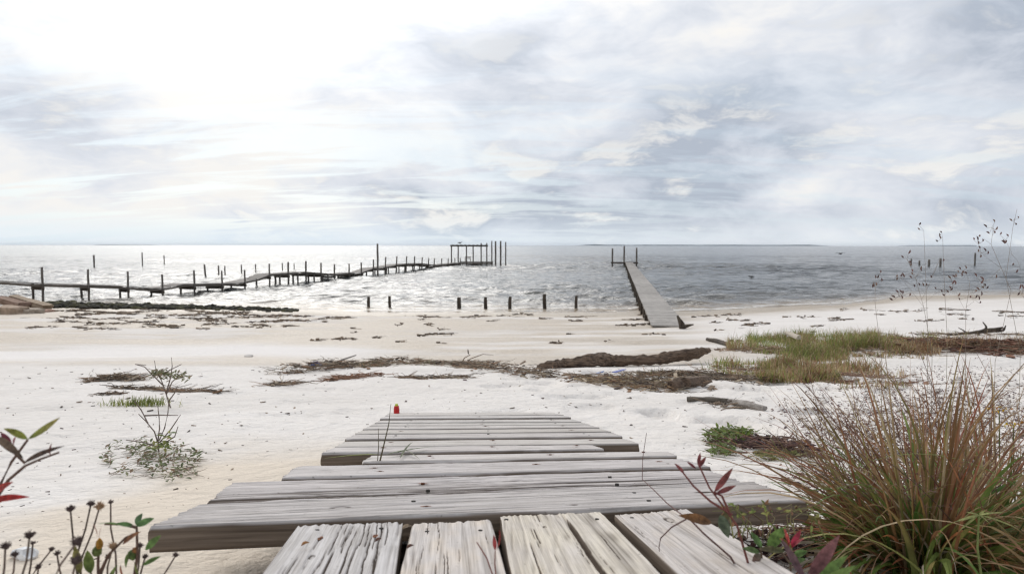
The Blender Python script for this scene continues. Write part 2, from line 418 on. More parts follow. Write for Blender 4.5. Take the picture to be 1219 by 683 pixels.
# ------------------------------------------------------------------ sea
rows = 24*np.exp(np.linspace(0, math.log(15000/24), 1150))
X, Y, F = seg_grid(rows, np.linspace(-1.15, 1.15, 760), 6)
H = np.zeros_like(X); rr = np.random.default_rng(5)
dx = (Y+6)*2.3/760; dy = Y*.0056
for i in range(34):
    lam = .75*math.exp(rr.uniform(0, 1.9)); th = R(-100+rr.normal(0, 26)); k = 2*math.pi/lam
    a = .0105*lam**.62*rr.uniform(.6, 1.3)
    ph = k*(X*math.cos(th)+Y*math.sin(th))+rr.uniform(0, 6.28)+1.2*vnoise(X*.08+i*3, Y*.08, 70+i)
    fade = 1-sstep(np.maximum(dx, dy)*3.2, lam*.6, lam*1.3)
    s = np.sin(ph); H += a*fade*(s-.3*np.cos(2*ph))
H *= (.75+.5*vnoise(X*.05, Y*.03, 90))
g = ground(X, np.minimum(Y, 80)); depth = np.where(Y < 80, WATER-g, 3.0)
damp = sstep(depth, -.02, .35)
H *= .25+.75*damp
# small spilling ridges that run in along the shore
u_ = X/Y; off = Y-shore(u_)
for (o, amp, wd) in ((1.1, .055, .30), (3.0, .06, .42), (5.6, .055, .5)):
    oo = o+.7*fbm(X*.16, X*0+o, 33+int(o*3), 3)
    H += amp*np.exp(-((off-oo)/wd)**2)*sstep(vnoise(X*.13, X*0+o*3, 44), -.45, .3)
foam = np.zeros_like(X)
for o, wd, am in ((.75, .22, 1.0), (2.2, .16, .8), (4.2, .16, .6)):
    foam = np.maximum(foam, am*np.exp(-((off-o-.55*fbm(X*.16, X*0+o, 33+int(o*3), 3)-.12)/wd)**2)*sstep(vnoise(X*.22, X*0+o*7, 47), -.35, .25))
foam = np.maximum(foam, sstep(H, .10, .17)*(1-sstep(off, 5, 14))*.5)
shallow = np.clip((1-sstep(off, .5, 6.5))*.9+.12*(1-sstep(off, 6, 18)), 0, 1)
sea = raw_mesh('sea', np.stack([X, Y, WATER+H], 1), F, M_WATER, {'shallow': ('FLOAT', shallow), 'foam': ('FLOAT', foam)}, True)
tag(sea, 'choppy grey sea reaching the horizon', 'sea', kind='structure')

# far land, low and wooded
m, t, b = newmat('far_woods_hazed'); t.l.new(t.mix(t.noise(t.add('ShaderNodeNewGeometry').outputs['Position'], .004, 4), (.10, .14, .16), (.15, .19, .215)), b.inputs['Base Color']); b.inputs['Roughness'].default_value = 1  # blue of the distant haze painted into the base colour
def far_land(name, x0, x1, dist, h, seed, label):
    n = 160; V = []; Fq = []
    for i in range(n+1):
        x = x0+(x1-x0)*i/n; e = min(1, i/8, (n-i)/8)
        top = h*(.75+.45*float(fbm(np.array([i*.09]), np.array([seed*3.3]), seed, 4)[0]))*e
        V += [(x, dist, WATER-1), (x, dist+20, WATER+max(.3, top)), (x, dist+900, WATER+max(.3, top*.9)), (x, dist+1200, WATER-1)]
    for i in range(n):
        for j in range(3): Fq.append((i*4+j, (i+1)*4+j, (i+1)*4+j+1, i*4+j+1))
    o = raw_mesh(name, V, Fq, m); tag(o, label, 'land', kind='structure')
D = 9000
far_land('far_shore_land', (690-609.5)/813*D, (990-609.5)/813*D, D, 17, 3, 'low wooded shore on the horizon beyond the right pier')
far_land('distant_point_land', (1120-609.5)/813*D, (1165-609.5)/813*D, D, 13, 5, 'short low point of land on the horizon behind the seed stalks')
far_land('distant_spit_land', (112-609.5)/813*D, (137-609.5)/813*D, D, 7, 8, 'faint low spit of land on the horizon above the old pier')

# ------------------------------------------------------------------ boardwalk
HP, AP = .22, .19
def up(px, py, lift=0.0):
    r = ray(px, py); k = -(HP-lift)/(r[2]+AP*r[1]); return np.array([r[0]*k, r[1]*k, r[2]*k])
N = np.array([0, AP, 1.]); N /= np.linalg.norm(N)
def plank(parent, fl, fr, br_, bl, thick, nu, nv, seed, rings=0.0, groove=.0006, cracks=(), knots=(), tint=(1, 1, 1), tintf=None, endr=.003, wear=0.0, nm='plank', label=None):
    """front-left, front-right, back-right, back-left top corners; x runs along fl->fr (along the board), y across"""
    fl, fr, br_, bl = [np.asarray(q, float) for q in (fl, fr, br_, bl)]
    O = (fl+fr+br_+bl)/4; ex = (fr+br_-fl-bl); ex /= np.linalg.norm(ex); ez = N-ex*(N@ex); ez /= np.linalg.norm(ez); ey = np.cross(ez, ex)
    U, Wt = np.meshgrid(np.linspace(0, 1, nu), np.linspace(0, 1, nv))
    P = (fl*(1-U[..., None])+fr*U[..., None])*(1-Wt[..., None])+(bl*(1-U[..., None])+br_*U[..., None])*Wt[..., None]-O
    x = P@ex; y = P@ey; z = P@ez
    hw = .5*np.linalg.norm((fl+fr-bl-br_)/2); hl = .5*np.linalg.norm((fr+br_-fl-bl)/2)
    r = np.random.default_rng(seed); ox, oy = r.uniform(0, 90, 2)
    g = fbm(x*3+ox, y*280+oy+2*vnoise(x*4+ox, y*14, seed+4), seed, 3, .6)
    g2 = fbm(x*1.6+ox, y*110+3*vnoise(x*3+ox, y*9, seed+4)+oy, seed+9, 3, .55)
    h = groove*(g*1.0+g2*1.3)
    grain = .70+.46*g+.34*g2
    if rings:
        q = y/hw+.30*vnoise(x*1.6+ox, y*4, seed+2)+.05*vnoise(x*14+ox, y*20, seed+3)
        cx = hl*.45; cat = q*q*.9+.75*q+((x-cx)/.42)**2*.30+.05*vnoise(x*8+ox, y*26, seed+6)+.035*vnoise(x*22+ox, y*60, seed+8)
        w_ = 1-2*np.abs(np.sin(cat*rings*3.14))**1.6; amp_ = .45+.55*np.clip(.5+vnoise(x*3+ox, y*12, seed+5), 0, 1); h += .0007*w_*amp_; grain += .26*w_*amp_
    for (kx, ky, kr) in knots:                       # knots: fraction along, fraction across, radius in metres
        dx_ = (x-(kx*2-1)*hl)/2.2; dy_ = y-(ky*2-1)*hw; rr_ = np.sqrt(dx_**2+dy_**2)/kr
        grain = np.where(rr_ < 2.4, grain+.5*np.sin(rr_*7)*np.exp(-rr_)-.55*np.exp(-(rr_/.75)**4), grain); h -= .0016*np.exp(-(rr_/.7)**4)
    cr = np.zeros_like(x)
    for (c0, c1, cy, wd, dp) in cracks:              # cracks: start and end along, place across, width, depth
        wd = wd*(.62 if hl < .6 else .8); dp = dp*.8; s_ = (x/hl+1)/2; e_ = sstep(s_, c0, c0+.12*(c1-c0)+.01)*(1-sstep(s_, c1-.25*(c1-c0), c1+.01))
        yy = (cy*2-1)*hw+.0030*fbm(x*8+ox, x*0+cy*9, seed+12, 3, .5)+.0005*vnoise(x*60, x*0+cy*7, seed+14)
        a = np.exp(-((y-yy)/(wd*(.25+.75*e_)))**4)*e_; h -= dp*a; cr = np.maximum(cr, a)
    grain = grain-cr*1.1  # cracks painted dark, for the shade inside them
    ed = np.minimum(1-np.abs(y)/hw, 1)*hw; h -= .0025*np.exp(-(ed/.0022)**2)
    ee = (hl-np.abs(x)); ragged = sstep(ee, 0, .02); h -= .002*(1-ragged)*(.5+.5*vnoise(x*0+ox, y*300, seed+7))
    if wear:                                          # rotted, furrowed front edge
        we = np.exp(-((y+hw)/(2*hw)/.55)**2)
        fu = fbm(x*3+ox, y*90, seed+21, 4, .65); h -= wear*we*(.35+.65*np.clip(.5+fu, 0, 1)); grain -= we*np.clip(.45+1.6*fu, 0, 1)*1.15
        lim = .6
    # ragged ends
    xe = np.sign(x)*endr*fbm(np.sign(x)*5+y*60, y*140+ox, seed+15, 3)*sstep(np.abs(x), hl*.97, hl)
    x2 = x+xe; z2 = z+h
    top = np.stack([x2, y, z2], -1).reshape(-1, 3)
    idx = np.arange(nu*nv).reshape(nv, nu)
    Fq = np.stack([idx[:-1, :-1], idx[:-1, 1:], idx[1:, 1:], idx[1:, :-1]], -1).reshape(-1, 4)
    ring = np.concatenate([idx[0, :], idx[1:, -1], idx[-1, -2::-1], idx[-2:0:-1, 0]])
    nb = 4; V = [top]; prev = ring; base = nu*nv; Fs = [Fq]; G = [grain.ravel()]
    tp = top[ring]; sg = grain.ravel()[ring]
    for k in range(1, nb+1):
        q = tp.copy(); q[:, 2] = q[:, 2]*(1-k/nb)-thick*k/nb
        # slight outward bulge and weather checks on the edge
        outx = np.sign(q[:, 0])*(np.abs(q[:, 0]) > hl*.97); outy = np.sign(q[:, 1])*(np.abs(q[:, 1]) > hw*.97)
        am = .0012*vnoise(q[:, 0]*6+ox, np.full(len(q), k*3.1)+q[:, 1]*8, seed+30)+(.0008 if k < nb else -.001)
        q[:, 0] += outx*am*2; q[:, 1] += outy*am
        V.append(q); cur = np.arange(base, base+len(ring)); base += len(ring)
        Fs.append(np.stack([np.roll(prev, -1), prev, cur, np.roll(cur, -1)], 1)); prev = cur; G.append(np.full(len(ring), .6)+.3*vnoise(q[:, 0]*9, np.full(len(q), k*7.), seed+31))
    Vall = np.concatenate(V); nbm = len(Vall); Fall = np.concatenate(Fs)
    # underside as one strip of quads between the front and back bottom edges
    bot = prev; Fb = [(bot[i], bot[(len(bot)-i-1+0) % len(bot)]) for i in range(0)]
    tint_a = np.ones((nbm, 4), np.float32); tint_a[:, :3] = np.asarray(tint)
    if tintf is not None:
        tt = tintf(Vall[:, 0]/hl, Vall[:, 1]/hw); tint_a[:, :3] *= tt
    Wm = np.stack([ex, ey, ez], 1)
    me_v = Vall; fr_ = bot[:nu]; bk = bot[nu-1+nv-1:nu-1+nv-1+nu]
    bk = bk[::-1]; ub = np.stack([fr_[1:], fr_[:-1], bk[:-1], bk[1:]], 1)
    Fall = np.concatenate([Fall, ub])
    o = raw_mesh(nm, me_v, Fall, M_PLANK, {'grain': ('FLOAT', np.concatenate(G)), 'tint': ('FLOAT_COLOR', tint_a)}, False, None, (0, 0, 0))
    o.parent = parent
    import mathutils
    mt = mathutils.Matrix([[*Wm[i], (O-np.asarray(parent.location))[i]] for i in range(3)]+[[0, 0, 0, 1]])
    o.matrix_local = mt
    if label: o['label'] = label
    o['hl'] = hl; o['hw'] = hw
    return o
bw = empty('boardwalk', (-.05, 1.4, -.70), label='low weathered grey boardwalk of rough planks running down onto the sand', cat='boardwalk')
def nail(pl, fx, fy, rust=True, r=.0042):
    """a nail head in its rust stained hole, set in the plank"""
    mb = MB(); hl, hw = pl['hl'], pl['hw']; c = np.array([(fx*2-1)*hl, (fy*2-1)*hw, .0004])
    tube(mb, [c+np.array([0, 0, -.004]), c+np.array([0, 0, .0008])], [r, r*.9], (.10, .04, .02) if rust else (.05, .045, .04), 10)
    a = random.uniform(0, 6.28)
    if rust:
        V = [c+np.array([math.cos(k*.7+a)*r*random.uniform(.9, 2.2)*1.6, math.sin(k*.7+a)*r*random.uniform(.8, 1.3), .0003]) for k in range(9)]
        mb.add(V, [tuple(range(9))], (.20, .075, .03))
    o = raw_mesh('nail', mb.v, mb.f, M_DEBRIS, {'col': ('FLOAT_COLOR', mb.c)}); o.parent = pl
    return o
def tr(a, b_, f): return a*(1-f)+b_*f
# cross boards, far to near: (left end, right end) of each gap line, pixels of the photograph turned into points on the sloping deck
edges = [((465, 491), (658, 490.7)), ((459, 495.4), (671, 494.4)), ((453, 499.2), (680, 497.6)), ((446.5, 503), (692, 501.3)), ((440, 506.8), (702, 505)), ((432.5, 511.4), (713, 509.2)),
         ((422.5, 517.2), (727, 514)), ((412, 524), (741, 520.2)), ((399.5, 532), (760, 527.7)), ((384, 541), (719, 536.2)), ((432, 552.3), (806, 544.6)), ((337, 570.5), (845, 556.5)),
         ((237, 600), (897, 572.5)), ((180.5, 625.5), (959.5, 594.5))]
gap = .019
s_dir = up(400, 532)-up(465, 491); s_dir /= np.linalg.norm(s_dir)
pl = {}
for i in range(1, len(edges)):
    bL, bR = up(*edges[i-1][0]), up(*edges[i-1][1]); fL, fR = up(*edges[i][0]), up(*edges[i][1])
    if i == 9: bR = up(704, 528.6)
    if i == 10: bL = up(444, 541.4); bR = up(794, 536.2)
    if i == 11: bL, fL = up(354, 554.5), up(337, 570.5); bR = up(808, 545)
    if i == 12: bL = up(279, 572.5); bR = up(842, 557.2)
    if i == 13: bL = up(240, 600)
    fz = N*(random.uniform(.002, .0042) if i < 12 else 0); fL = fL+fz; fR = fR+fz; bz = N*(-.0015 if 1 < i < 12 else 0); bL = bL+bz; bR = bR+bz
    dirn = (bL-fL); dirn /= np.linalg.norm(dirn); g_ = (gap if i < 11 else .007)*random.uniform(.7, 1.4)
    bL = bL-dirn*g_; dr = (bR-fR); dr /= np.linalg.norm(dr); bR = bR-dr*g_
    lift = random.uniform(-.003, .003) if i < 11 else random.uniform(-.002, .002) if i < 12 else (-.002 if i == 12 else 0)
    a = N*lift
    nu, nv = (220, 44) if i < 9 else ((300, 90) if i < 12 else (420, 190))
    ck = []
    r = np.random.default_rng(100+i)
    for _ in range(int(r.integers(2, 6))):
        c0 = r.uniform(0, .8); ck.append((c0, min(1, c0+r.uniform(.12, .4)), r.uniform(.1, .9), r.uniform(.0008, .0016)*(1 if i > 10 else 1.6), .004))
    kn = [(r.uniform(.1, .9), r.uniform(.2, .8), r.uniform(.006, .011)) for _ in range(int(r.integers(0, 3)))]
    wear = 0; gv0 = .0009; tint = tuple(np.array([1, 1, 1])*r.uniform(.92, 1.06)*np.array([1, r.uniform(.985, 1.0), r.uniform(.95, 1.0)]))
    gv = .0009; lab = None
    if i == 12:
        wear = .010; gv = .0010; ck = [(.1, .55, .30, .002, .008), (.45, 1.0, .28, .0022, .009), (.0, .32, .38, .002, .006), (.6, .97, .12, .0015, .006)]; lab = 'cross board with a rotted, deeply furrowed front edge'
    if i == 13:
        ck = [(0, .10, .10, .0016, .006), (.05, .45, .52, .0009, .003), (.35, .8, .62, .0008, .003), (.62, .98, .40, .001, .004), (.2, .5, .3, .0008, .002)]; kn = [(.235, .52, .010), (.86, .55, .013), (.60, .2, .005)]; gv = .0007
        lab = 'longest cross board with a split left end'
    if i >= 11:
        for _ in range(14):
            c0 = r.uniform(-.05, .85); ck.append((c0, min(1.02, c0+r.uniform(.10, .45)), r.uniform(.05, .95), r.uniform(.0009, .0017), .005))
        gv = .0013
    if i == 11: ck += [(0, .2, .25, .0012, .004), (.02, .5, .12, .001, .003)]
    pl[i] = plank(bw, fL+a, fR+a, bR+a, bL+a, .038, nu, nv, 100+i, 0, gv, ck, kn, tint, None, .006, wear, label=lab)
    # nails over the three stringers
    tl = np.linalg.norm(fR-fL)
    for fx in (.17, .52, .87) if i < 9 else ((.2, .6, .92) if i < 12 else (.36, .74)):
        for fy in (.3, .7) if i not in (2, 4, 6) else (.5,):
            nail(pl[i], fx+random.uniform(-.012, .012), fy+random.uniform(-.1, .1), i in (8, 9, 10, 11) or random.random() < .3, .0042 if i > 8 else .005)
# near boards, running the other way (towards the camera); local x points from near to far end
def longboard(a, b_, c, d, seed, **k):
    """a far-left, b far-right, c and d where the photograph cuts the edges at the bottom; carried on back under the camera"""
    A, B, C_, D_ = up(*a), up(*b_), up(*c), up(*d)
    e1 = (C_-A)/np.linalg.norm(C_-A); e2 = (D_-B)/np.linalg.norm(D_-B); e = (e1+e2)/2; e /= np.linalg.norm(e)
    Ln = .92; a_ = -N*k.pop('drop', .003)
    # front-left of the local frame = near right ... keep x from near to far
    nearL, nearR = A+e1*.34+e*(Ln-.34), B+e2*.34+e*(Ln-.34)
    return plank(bw, nearR+a_, B+a_, A+a_, nearL+a_, .038, 460, 130, seed, **k)
def t_l3(x, y):
    k = np.clip(.5+.8*fbm(x*6+3, y*3, 5, 4)+.2*(y > .1), 0, 1)[:, None]
    return np.array([1.03, 1.0, .95])*(1-k)+np.array([1.07, 1.03, .90])*k
def t_l2(x, y):
    k = np.clip(.35+1.0*fbm(x*7, y*3, 15, 4), 0, 1)[:, None]
    return np.array([1.0, .985, .97])*(1-k)+np.array([1.05, .98, .88])*k
def t_l1(x, y):
    k = np.clip(.4+1.1*fbm(x*8, y*3, 25, 4), 0, 1)[:, None]
    return np.array([.97, .985, 1.0])*(1-k)+np.array([.86, .86, .86])*k
def t_l4(x, y):
    k = np.clip(.3+1.0*fbm(x*9, y*4, 35, 4), 0, 1)[:, None]
    return np.array([1.0, .98, .965])*(1-k)+np.array([1.0, .94, .86])*k
def ck(seed, n, lo=.30, ln=(.08, .35), w_=(.0007, .0013)):
    r = np.random.default_rng(seed); out = []
    for _ in range(n):
        c0 = r.uniform(lo, .95); out.append((c0, min(1.03, c0+r.uniform(*ln)), r.uniform(.05, .95), r.uniform(*w_), r.uniform(.003, .007)))
    return out
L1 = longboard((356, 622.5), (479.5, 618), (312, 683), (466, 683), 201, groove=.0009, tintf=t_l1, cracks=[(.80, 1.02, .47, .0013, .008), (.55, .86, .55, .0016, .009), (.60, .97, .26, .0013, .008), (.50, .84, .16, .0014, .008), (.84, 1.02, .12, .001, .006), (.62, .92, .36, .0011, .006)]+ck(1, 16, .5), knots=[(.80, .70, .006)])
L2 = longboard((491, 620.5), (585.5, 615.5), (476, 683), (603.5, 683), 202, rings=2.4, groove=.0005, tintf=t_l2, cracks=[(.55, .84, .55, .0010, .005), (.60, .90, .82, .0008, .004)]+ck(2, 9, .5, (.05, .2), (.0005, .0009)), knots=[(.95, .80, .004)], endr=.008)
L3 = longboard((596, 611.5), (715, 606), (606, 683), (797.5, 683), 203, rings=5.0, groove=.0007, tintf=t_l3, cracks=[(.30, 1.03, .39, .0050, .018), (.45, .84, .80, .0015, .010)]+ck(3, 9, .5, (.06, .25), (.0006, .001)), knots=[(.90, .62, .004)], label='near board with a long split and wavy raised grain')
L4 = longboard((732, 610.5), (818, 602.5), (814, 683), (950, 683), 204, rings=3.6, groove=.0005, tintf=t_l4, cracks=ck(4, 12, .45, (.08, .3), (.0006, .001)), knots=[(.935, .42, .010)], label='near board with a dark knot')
for b_, spots in ((L1, ((.955, .80), (.90, .72), (.955, .18), (.905, .22))), (L2, ((.93, .80), (.93, .17))), (L3, ((.95, .12), (.955, .93))), (L4, ((.95, .82),))):
    for k, (fx, fy) in enumerate(spots): nail(b_, fx, fy, b_ is L1 and k in (1, 3), .0034)
# stringers and short posts that carry the boards
for tx in (-.02, .30):
    mb = MB()
    for (p0, p1) in ((up(420+tx*500, 620), up(500+tx*350, 493)),):
        d = p1-p0; d0 = p0-N*.10; d1 = p1-N*.09; ax = frame(d1-d0); box(mb, (d0+d1)/2, (ax[0], ax[1], ax[2]), (np.linalg.norm(d1-d0)/2, .019, .045), (.17, .13, .10))
    mb.build('stringer', M_BARK, bw)
for (px, py) in ((470, 590), (650, 590), (520, 540), (640, 540)):
    q = up(px, py)-N*.1; z0 = gz(q[0], q[1])-.2; mb = MB(); box(mb, (q[0], q[1], (q[2]+z0)/2), np.eye(3), (.04, .04, (q[2]-z0)/2), (.15, .12, .09)); mb.build('post', M_BARK, bw)

# ------------------------------------------------------------------ right pier
def post_mesh(mb, x, y, z0, z1, r, lean=(0, 0), col=(1, 1, 1), n=9):
    k = 6; pts = []; rad = []
    for i in range(k+1):
        f = i/k; pts.append((x+lean[0]*f+.008*math.sin(i*2.1+x), y+lean[1]*f, z0+(z1-z0)*f)); rad.append(r*(1.06-.10*f)*(1+.05*math.sin(i*1.7+y)))
    tube(mb, pts, rad, col, n)
pier = empty('pier', (4.9, 21.3, -2.62), label='straight grey plank pier running from the sand out over the water', cat='pier')
A0 = np.array([(778-609.5)/813*21.2, 21.2, -2.50]); A1 = np.array([(815.5-609.5)/813*21.2, 21.2, -2.50])
B0 = np.array([(744.3-609.5)/813*105, 105., -2.50]); B1 = np.array([(752-609.5)/813*105, 105., -2.50])
dv = (B0-A0); LN = np.linalg.norm(dv); dv /= LN; sv = np.array([dv[1], -dv[0], 0]); W_ = float((A1-A0)@sv)
W_ = 1.0
mb = MB(); s = .0; i = 0
while s < LN:
    wd = .14; c = A0+dv*(s+wd/2)+sv*(W_/2+random.uniform(-.012, .012)); c[2] += random.uniform(-.004, .004)+.015*math.sin(s*.35)
    k = random.uniform(.80, 1.12); box(mb, c, (dv, sv, np.array([0, 0, 1.])), (wd/2-.006, W_/2+.04, .019), (.36*k, .335*k, .31*k)); s += wd
mb.build('deck', mat_col('deck_boards', .85, .22, 3, 0), pier)
for sd in (0.03, W_/2, W_-.03):
    mb = MB(); c0 = A0+sv*sd; box(mb, c0+dv*LN/2+np.array([0, 0, -.11]), (dv, sv, np.array([0, 0, 1.])), (LN/2, .024, .085), (.13, .105, .08)); mb.build('stringer', M_BARK, pier)
mb = MB(); box(mb, A0+sv*W_/2+np.array([0, -.03, -.085])-dv*.02, (dv, sv, np.array([0, 0, 1.])), (.02, W_/2+.03, .045), (.22, .19, .16)); mb.build('end_board', M_BARK, pier)
s = 1.2; k = 0
while s < LN:
    for sd in (-.02, W_+.02):
        q = A0+dv*s+sv*sd; mb = MB(); post_mesh(mb, q[0], q[1], -3.9 if s > 6 else q[2]-.9, -2.54, .075, (random.uniform(-.03, .03), 0), (1, 1, 1))
        o = mb.build('piling', M_PILED, pier, smooth=True)
    mb = MB(); q = A0+dv*(s+.12)+sv*W_/2+np.array([0, 0, -.27]); box(mb, q, (dv, sv, np.array([0, 0, 1.])), (.03, W_/2+.08, .075), (.12, .1, .08)); mb.build('cap_beam', M_BARK, pier)
    s += 2.6; k += 1
# tall posts and beam at the seaward end
for (px, pt, pb) in ((729, 295.4, 317), (743, 292.6, 317.5), (757.8, 294.8, 317)):
    d = 101.; x = (px-609.5)/813*d; mb = MB(); post_mesh(mb, x, d, -4.2, -(pt-292)/813*d, .125); mb.build('end_post', M_PILE, pier, smooth=True)
mb = MB(); box(mb, ((743.2-609.5)/813*101, 100.8, -2.55), np.eye(3), ((757.8-729)/2/813*101+.2, .06, .13), (.11, .09, .075)); mb.build('cross_beam', M_BARK, pier)

# driftwood stub against the pier's landward corner
def log_mesh(pts, rads, seed, n=14, k=26, col=(1, 1, 1), rough=.22):
    pts = np.array(pts, float); tt = np.linspace(0, 1, len(pts)); t2 = np.linspace(0, 1, k)
    P = np.stack([np.interp(t2, tt, pts[:, j]) for j in range(3)], 1); Rr = np.interp(t2, tt, rads)
    for _ in range(2): P[1:-1] = (P[:-2]+2*P[1:-1]+P[2:])/4
    mb = MB(); V = []; F = []
    for i in range(k):
        d, s, u = frame(P[min(i+1, k-1)]-P[max(i-1, 0)])
        for j in range(n):
            a = 2*math.pi*j/n; rr_ = Rr[i]*(1+rough*float(vnoise(np.array([math.cos(a)*1.5+seed+i*.25]), np.array([math.sin(a)*1.5+i*.12]), seed)[0])+rough*.5*float(vnoise(np.array([j*1.3+seed]), np.array([i*.35]), seed+2)[0]))
            V.append(P[i]+rr_*(s*math.cos(a)+u*math.sin(a)))
    for i in range(k-1):
        for j in range(n): F.append((i*n+j, i*n+(j+1) % n, (i+1)*n+(j+1) % n, (i+1)*n+j))
    F.append(tuple(range(n-1, -1, -1))); F.append(tuple((k-1)*n+j for j in range(n)))
    mb.add(V, F, col); return mb
q = gp(815, 391)
st = empty('driftwood_stump', q, label='dark forked driftwood stub leaning at the landward corner of the right pier', cat='driftwood')
log_mesh([q+(-.05, 0, -.02), q+(-.10, 0, .18), q+(-.22, 0, .40)], [.10, .075, .03], 4, 9, 9).build('trunk', M_PILED, st)
log_mesh([q+(-.05, 0, .03), q+(.08, 0, .10), q+(.27, 0, .13)], [.07, .05, .02], 7, 8, 7).build('branch', M_PILED, st)

# ------------------------------------------------------------------ old pier at left
PATH = [(-140, 31.5), (-60, 33), (0, 34.8), (49.6, 36.5), (104, 38.3), (152, 39.8), (193, 41.5), (231, 43.5), (264, 46), (291, 48.5), (320, 51), (343, 53.5), (364, 56), (382, 59), (398, 62), (415, 65), (430, 67.5), (444, 70), (458, 73), (471, 76), (484, 79), (493, 82.5), (502, 86), (509.5, 90), (517, 94), (526, 98), (534, 101.5), (541.5, 104), (549, 106)]
ppx = [a for a, b_ in PATH]; ppd = [b_ for a, b_ in PATH]
def pdep(px): return float(np.interp(px, ppx, ppd))
def ppt(px): d = pdep(px); return np.array([(px-609.5)/813*d, d, 0])
DK = [(-140, 331), (0, 334.2), (36, 337), (52, 337.6), (90, 338.7), (137, 340), (158, 341), (178, 343.2), (193, 342.4), (219, 337.8), (254, 337.4), (282, 336.6), (310, 330.5), (321, 325.8), (343, 324.6), (364, 323), (382, 324.4), (398, 325.8), (415, 324.4), (430, 323.8), (444, 318.6), (458, 317.2), (471, 314.7), (484, 313.3), (502, 312.6), (518, 314.8), (534, 313.3), (549, 311.8)]
dkx = [a for a, b_ in DK]; dky = [b_ for a, b_ in DK]
def dz(px): return -(float(np.interp(px, dkx, dky))+.8-292)/813*pdep(px)
op = empty('old_pier', (*ppt(193)[:2], WATER), label='long sagging wooden pier on uneven pilings reaching a roofed platform', cat='pier')
WD = 1.15
smp = []
px = -140.0
while px < 549:
    smp.append(px); px += max(.6, .32*813/pdep(px)*.55)
deck = MB(); rail = [MB(), MB()]
acc = 0
for a, b_ in zip(smp[:-1], smp[1:]):
    P0, P1 = ppt(a), ppt(b_); P0[2], P1[2] = dz(a), dz(b_); L_ = np.linalg.norm(P1-P0); d = (P1-P0)/L_
    nrm = np.array([-d[1], d[0], 0]); nrm /= np.linalg.norm(nrm)
    n = max(1, int(L_/.16))
    for k in range(n):
        if random.random() < .04: continue
        c = P0+d*L_*(k+.5)/n+nrm*WD/2; c[2] += random.uniform(-.008, .008); kk = random.uniform(.75, 1.1)
        box(deck, c, (d, nrm, np.cross(d, nrm)), (L_/n/2*.93, WD/2+.05+random.uniform(0, .04), .02), (.36*kk, .33*kk, .30*kk))
    for j, s_ in enumerate((.04, WD-.04)):
        box(rail[j], (P0+P1)/2+nrm*s_+np.array([0, 0, -.11]), (d, nrm, np.cross(d, nrm)), (L_/2*1.02, .025, .055), (.20, .17, .14))
deck.build('deck', M_DEBRIS, op, origin=tuple(op.location))
for j in (0, 1): rail[j].build('stringer', M_DEBRIS, op, origin=tuple(op.location))
TALL = [(-100, 314, 0), (-25, 316, 0), (49.6, 318.5, 0), (104.3, 321, 0), (151.6, 323.5, 0), (192.8, 327, -.3), (230.7, 322, 0), (263.7, 322.6, 0), (291, 321.6, 0), (320.5, 314, 0), (343, 312, 0), (364, 311, 0), (382, 313, 0), (398, 314.6, 0), (415.5, 314, .0), (430, 312.5, 0), (443.5, 309, 1.2), (457.5, 306, 1.8), (470.8, 305, 1.8), (482.5, 305, 1.8), (492.5, 305, 1.2), (501.5, 306, 1.3), (509.5, 307, .9), (517, 307.5, 0), (525.8, 307.5, 0), (533.6, 307.5, 0), (541.5, 307, 0), (548, 307, 0)]
for k, (px, pt, ln) in enumerate(TALL):
    Pp = ppt(px); d = pdep(px); i = px+2; dd = ppt(px+3)-ppt(px-3); dd /= np.linalg.norm(dd); nrm = np.array([-dd[1], dd[0], 0])
    r_ = .060 if k < 10 else .075
    mb = MB(); lx = ln*d/813; post_mesh(mb, Pp[0], Pp[1], WATER-.9, -(pt-292)/813*d, r_, (lx, 0)); mb.build('piling', M_PILE, op, smooth=True)
    Q = Pp+nrm*WD; mb = MB(); post_mesh(mb, Q[0], Q[1], WATER-.9, dz(px)-.02, r_*1.05, (lx*.5, 0)); mb.build('short_piling', M_PILE, op, smooth=True)
    mb = MB(); c = Pp+nrm*WD/2; c[2] = dz(px)-.26; box(mb, c, (nrm, dd, np.array([0, 0, 1.])), (WD/2+.12, .04, .09), (.10, .08, .06)); mb.build('cap_beam', M_DEBRIS, op)
for px in (332.5, 354, 373.5, 390, 406, 421, 436, 462, 474.6):      # extra props set between the bents
    Pp = ppt(px); mb = MB(); post_mesh(mb, Pp[0], Pp[1], WATER-.9, dz(px)+.02, .07, (.02, 0)); mb.build('short_piling', M_PILE, op, smooth=True)
# roofed platform at the seaward end
def X_(px, d): return (px-609.5)/813*d
mb = MB(); x0, x1 = X_(547, 106), X_(587, 106)
y = 105.2
while y < 109.5:
    kk = random.uniform(.8, 1.1); box(mb, ((x0+x1)/2, y, -2.60+random.uniform(-.01, .01)), np.eye(3), ((x1-x0)/2, .068, .03), (.2*kk, .18*kk, .16*kk)); y += .15
mb.build('platform_deck', M_DEBRIS, op)
mb = MB(); box(mb, ((x0+x1)/2, 105.1, -2.78), np.eye(3), ((x1-x0)/2, .04, .13), (.09, .075, .06)); mb.build('platform_beam', M_DEBRIS, op)
for px, d in ((537.5, 105.3), (545.5, 109), (555.3, 105.3), (563.3, 109), (572.8, 105.3), (579.5, 105.3)):
    mb = MB(); post_mesh(mb, X_(px, d), d, WATER-1, .02 if px < 572 else .35, .10); mb.build('roof_post', M_PILE, op, smooth=True)
mb = MB(); xa, xb = X_(535.6, 105), X_(580, 105)
box(mb, ((xa+xb)/2, 107.2, .02), np.eye(3), ((xb-xa)/2, 2.3, .03), (.15, .13, .11))
for yy in (105.2, 109.1): box(mb, ((xa+xb)/2, yy, -.10), np.eye(3), ((xb-xa)/2-.03, .06, .09), (.12, .10, .08))
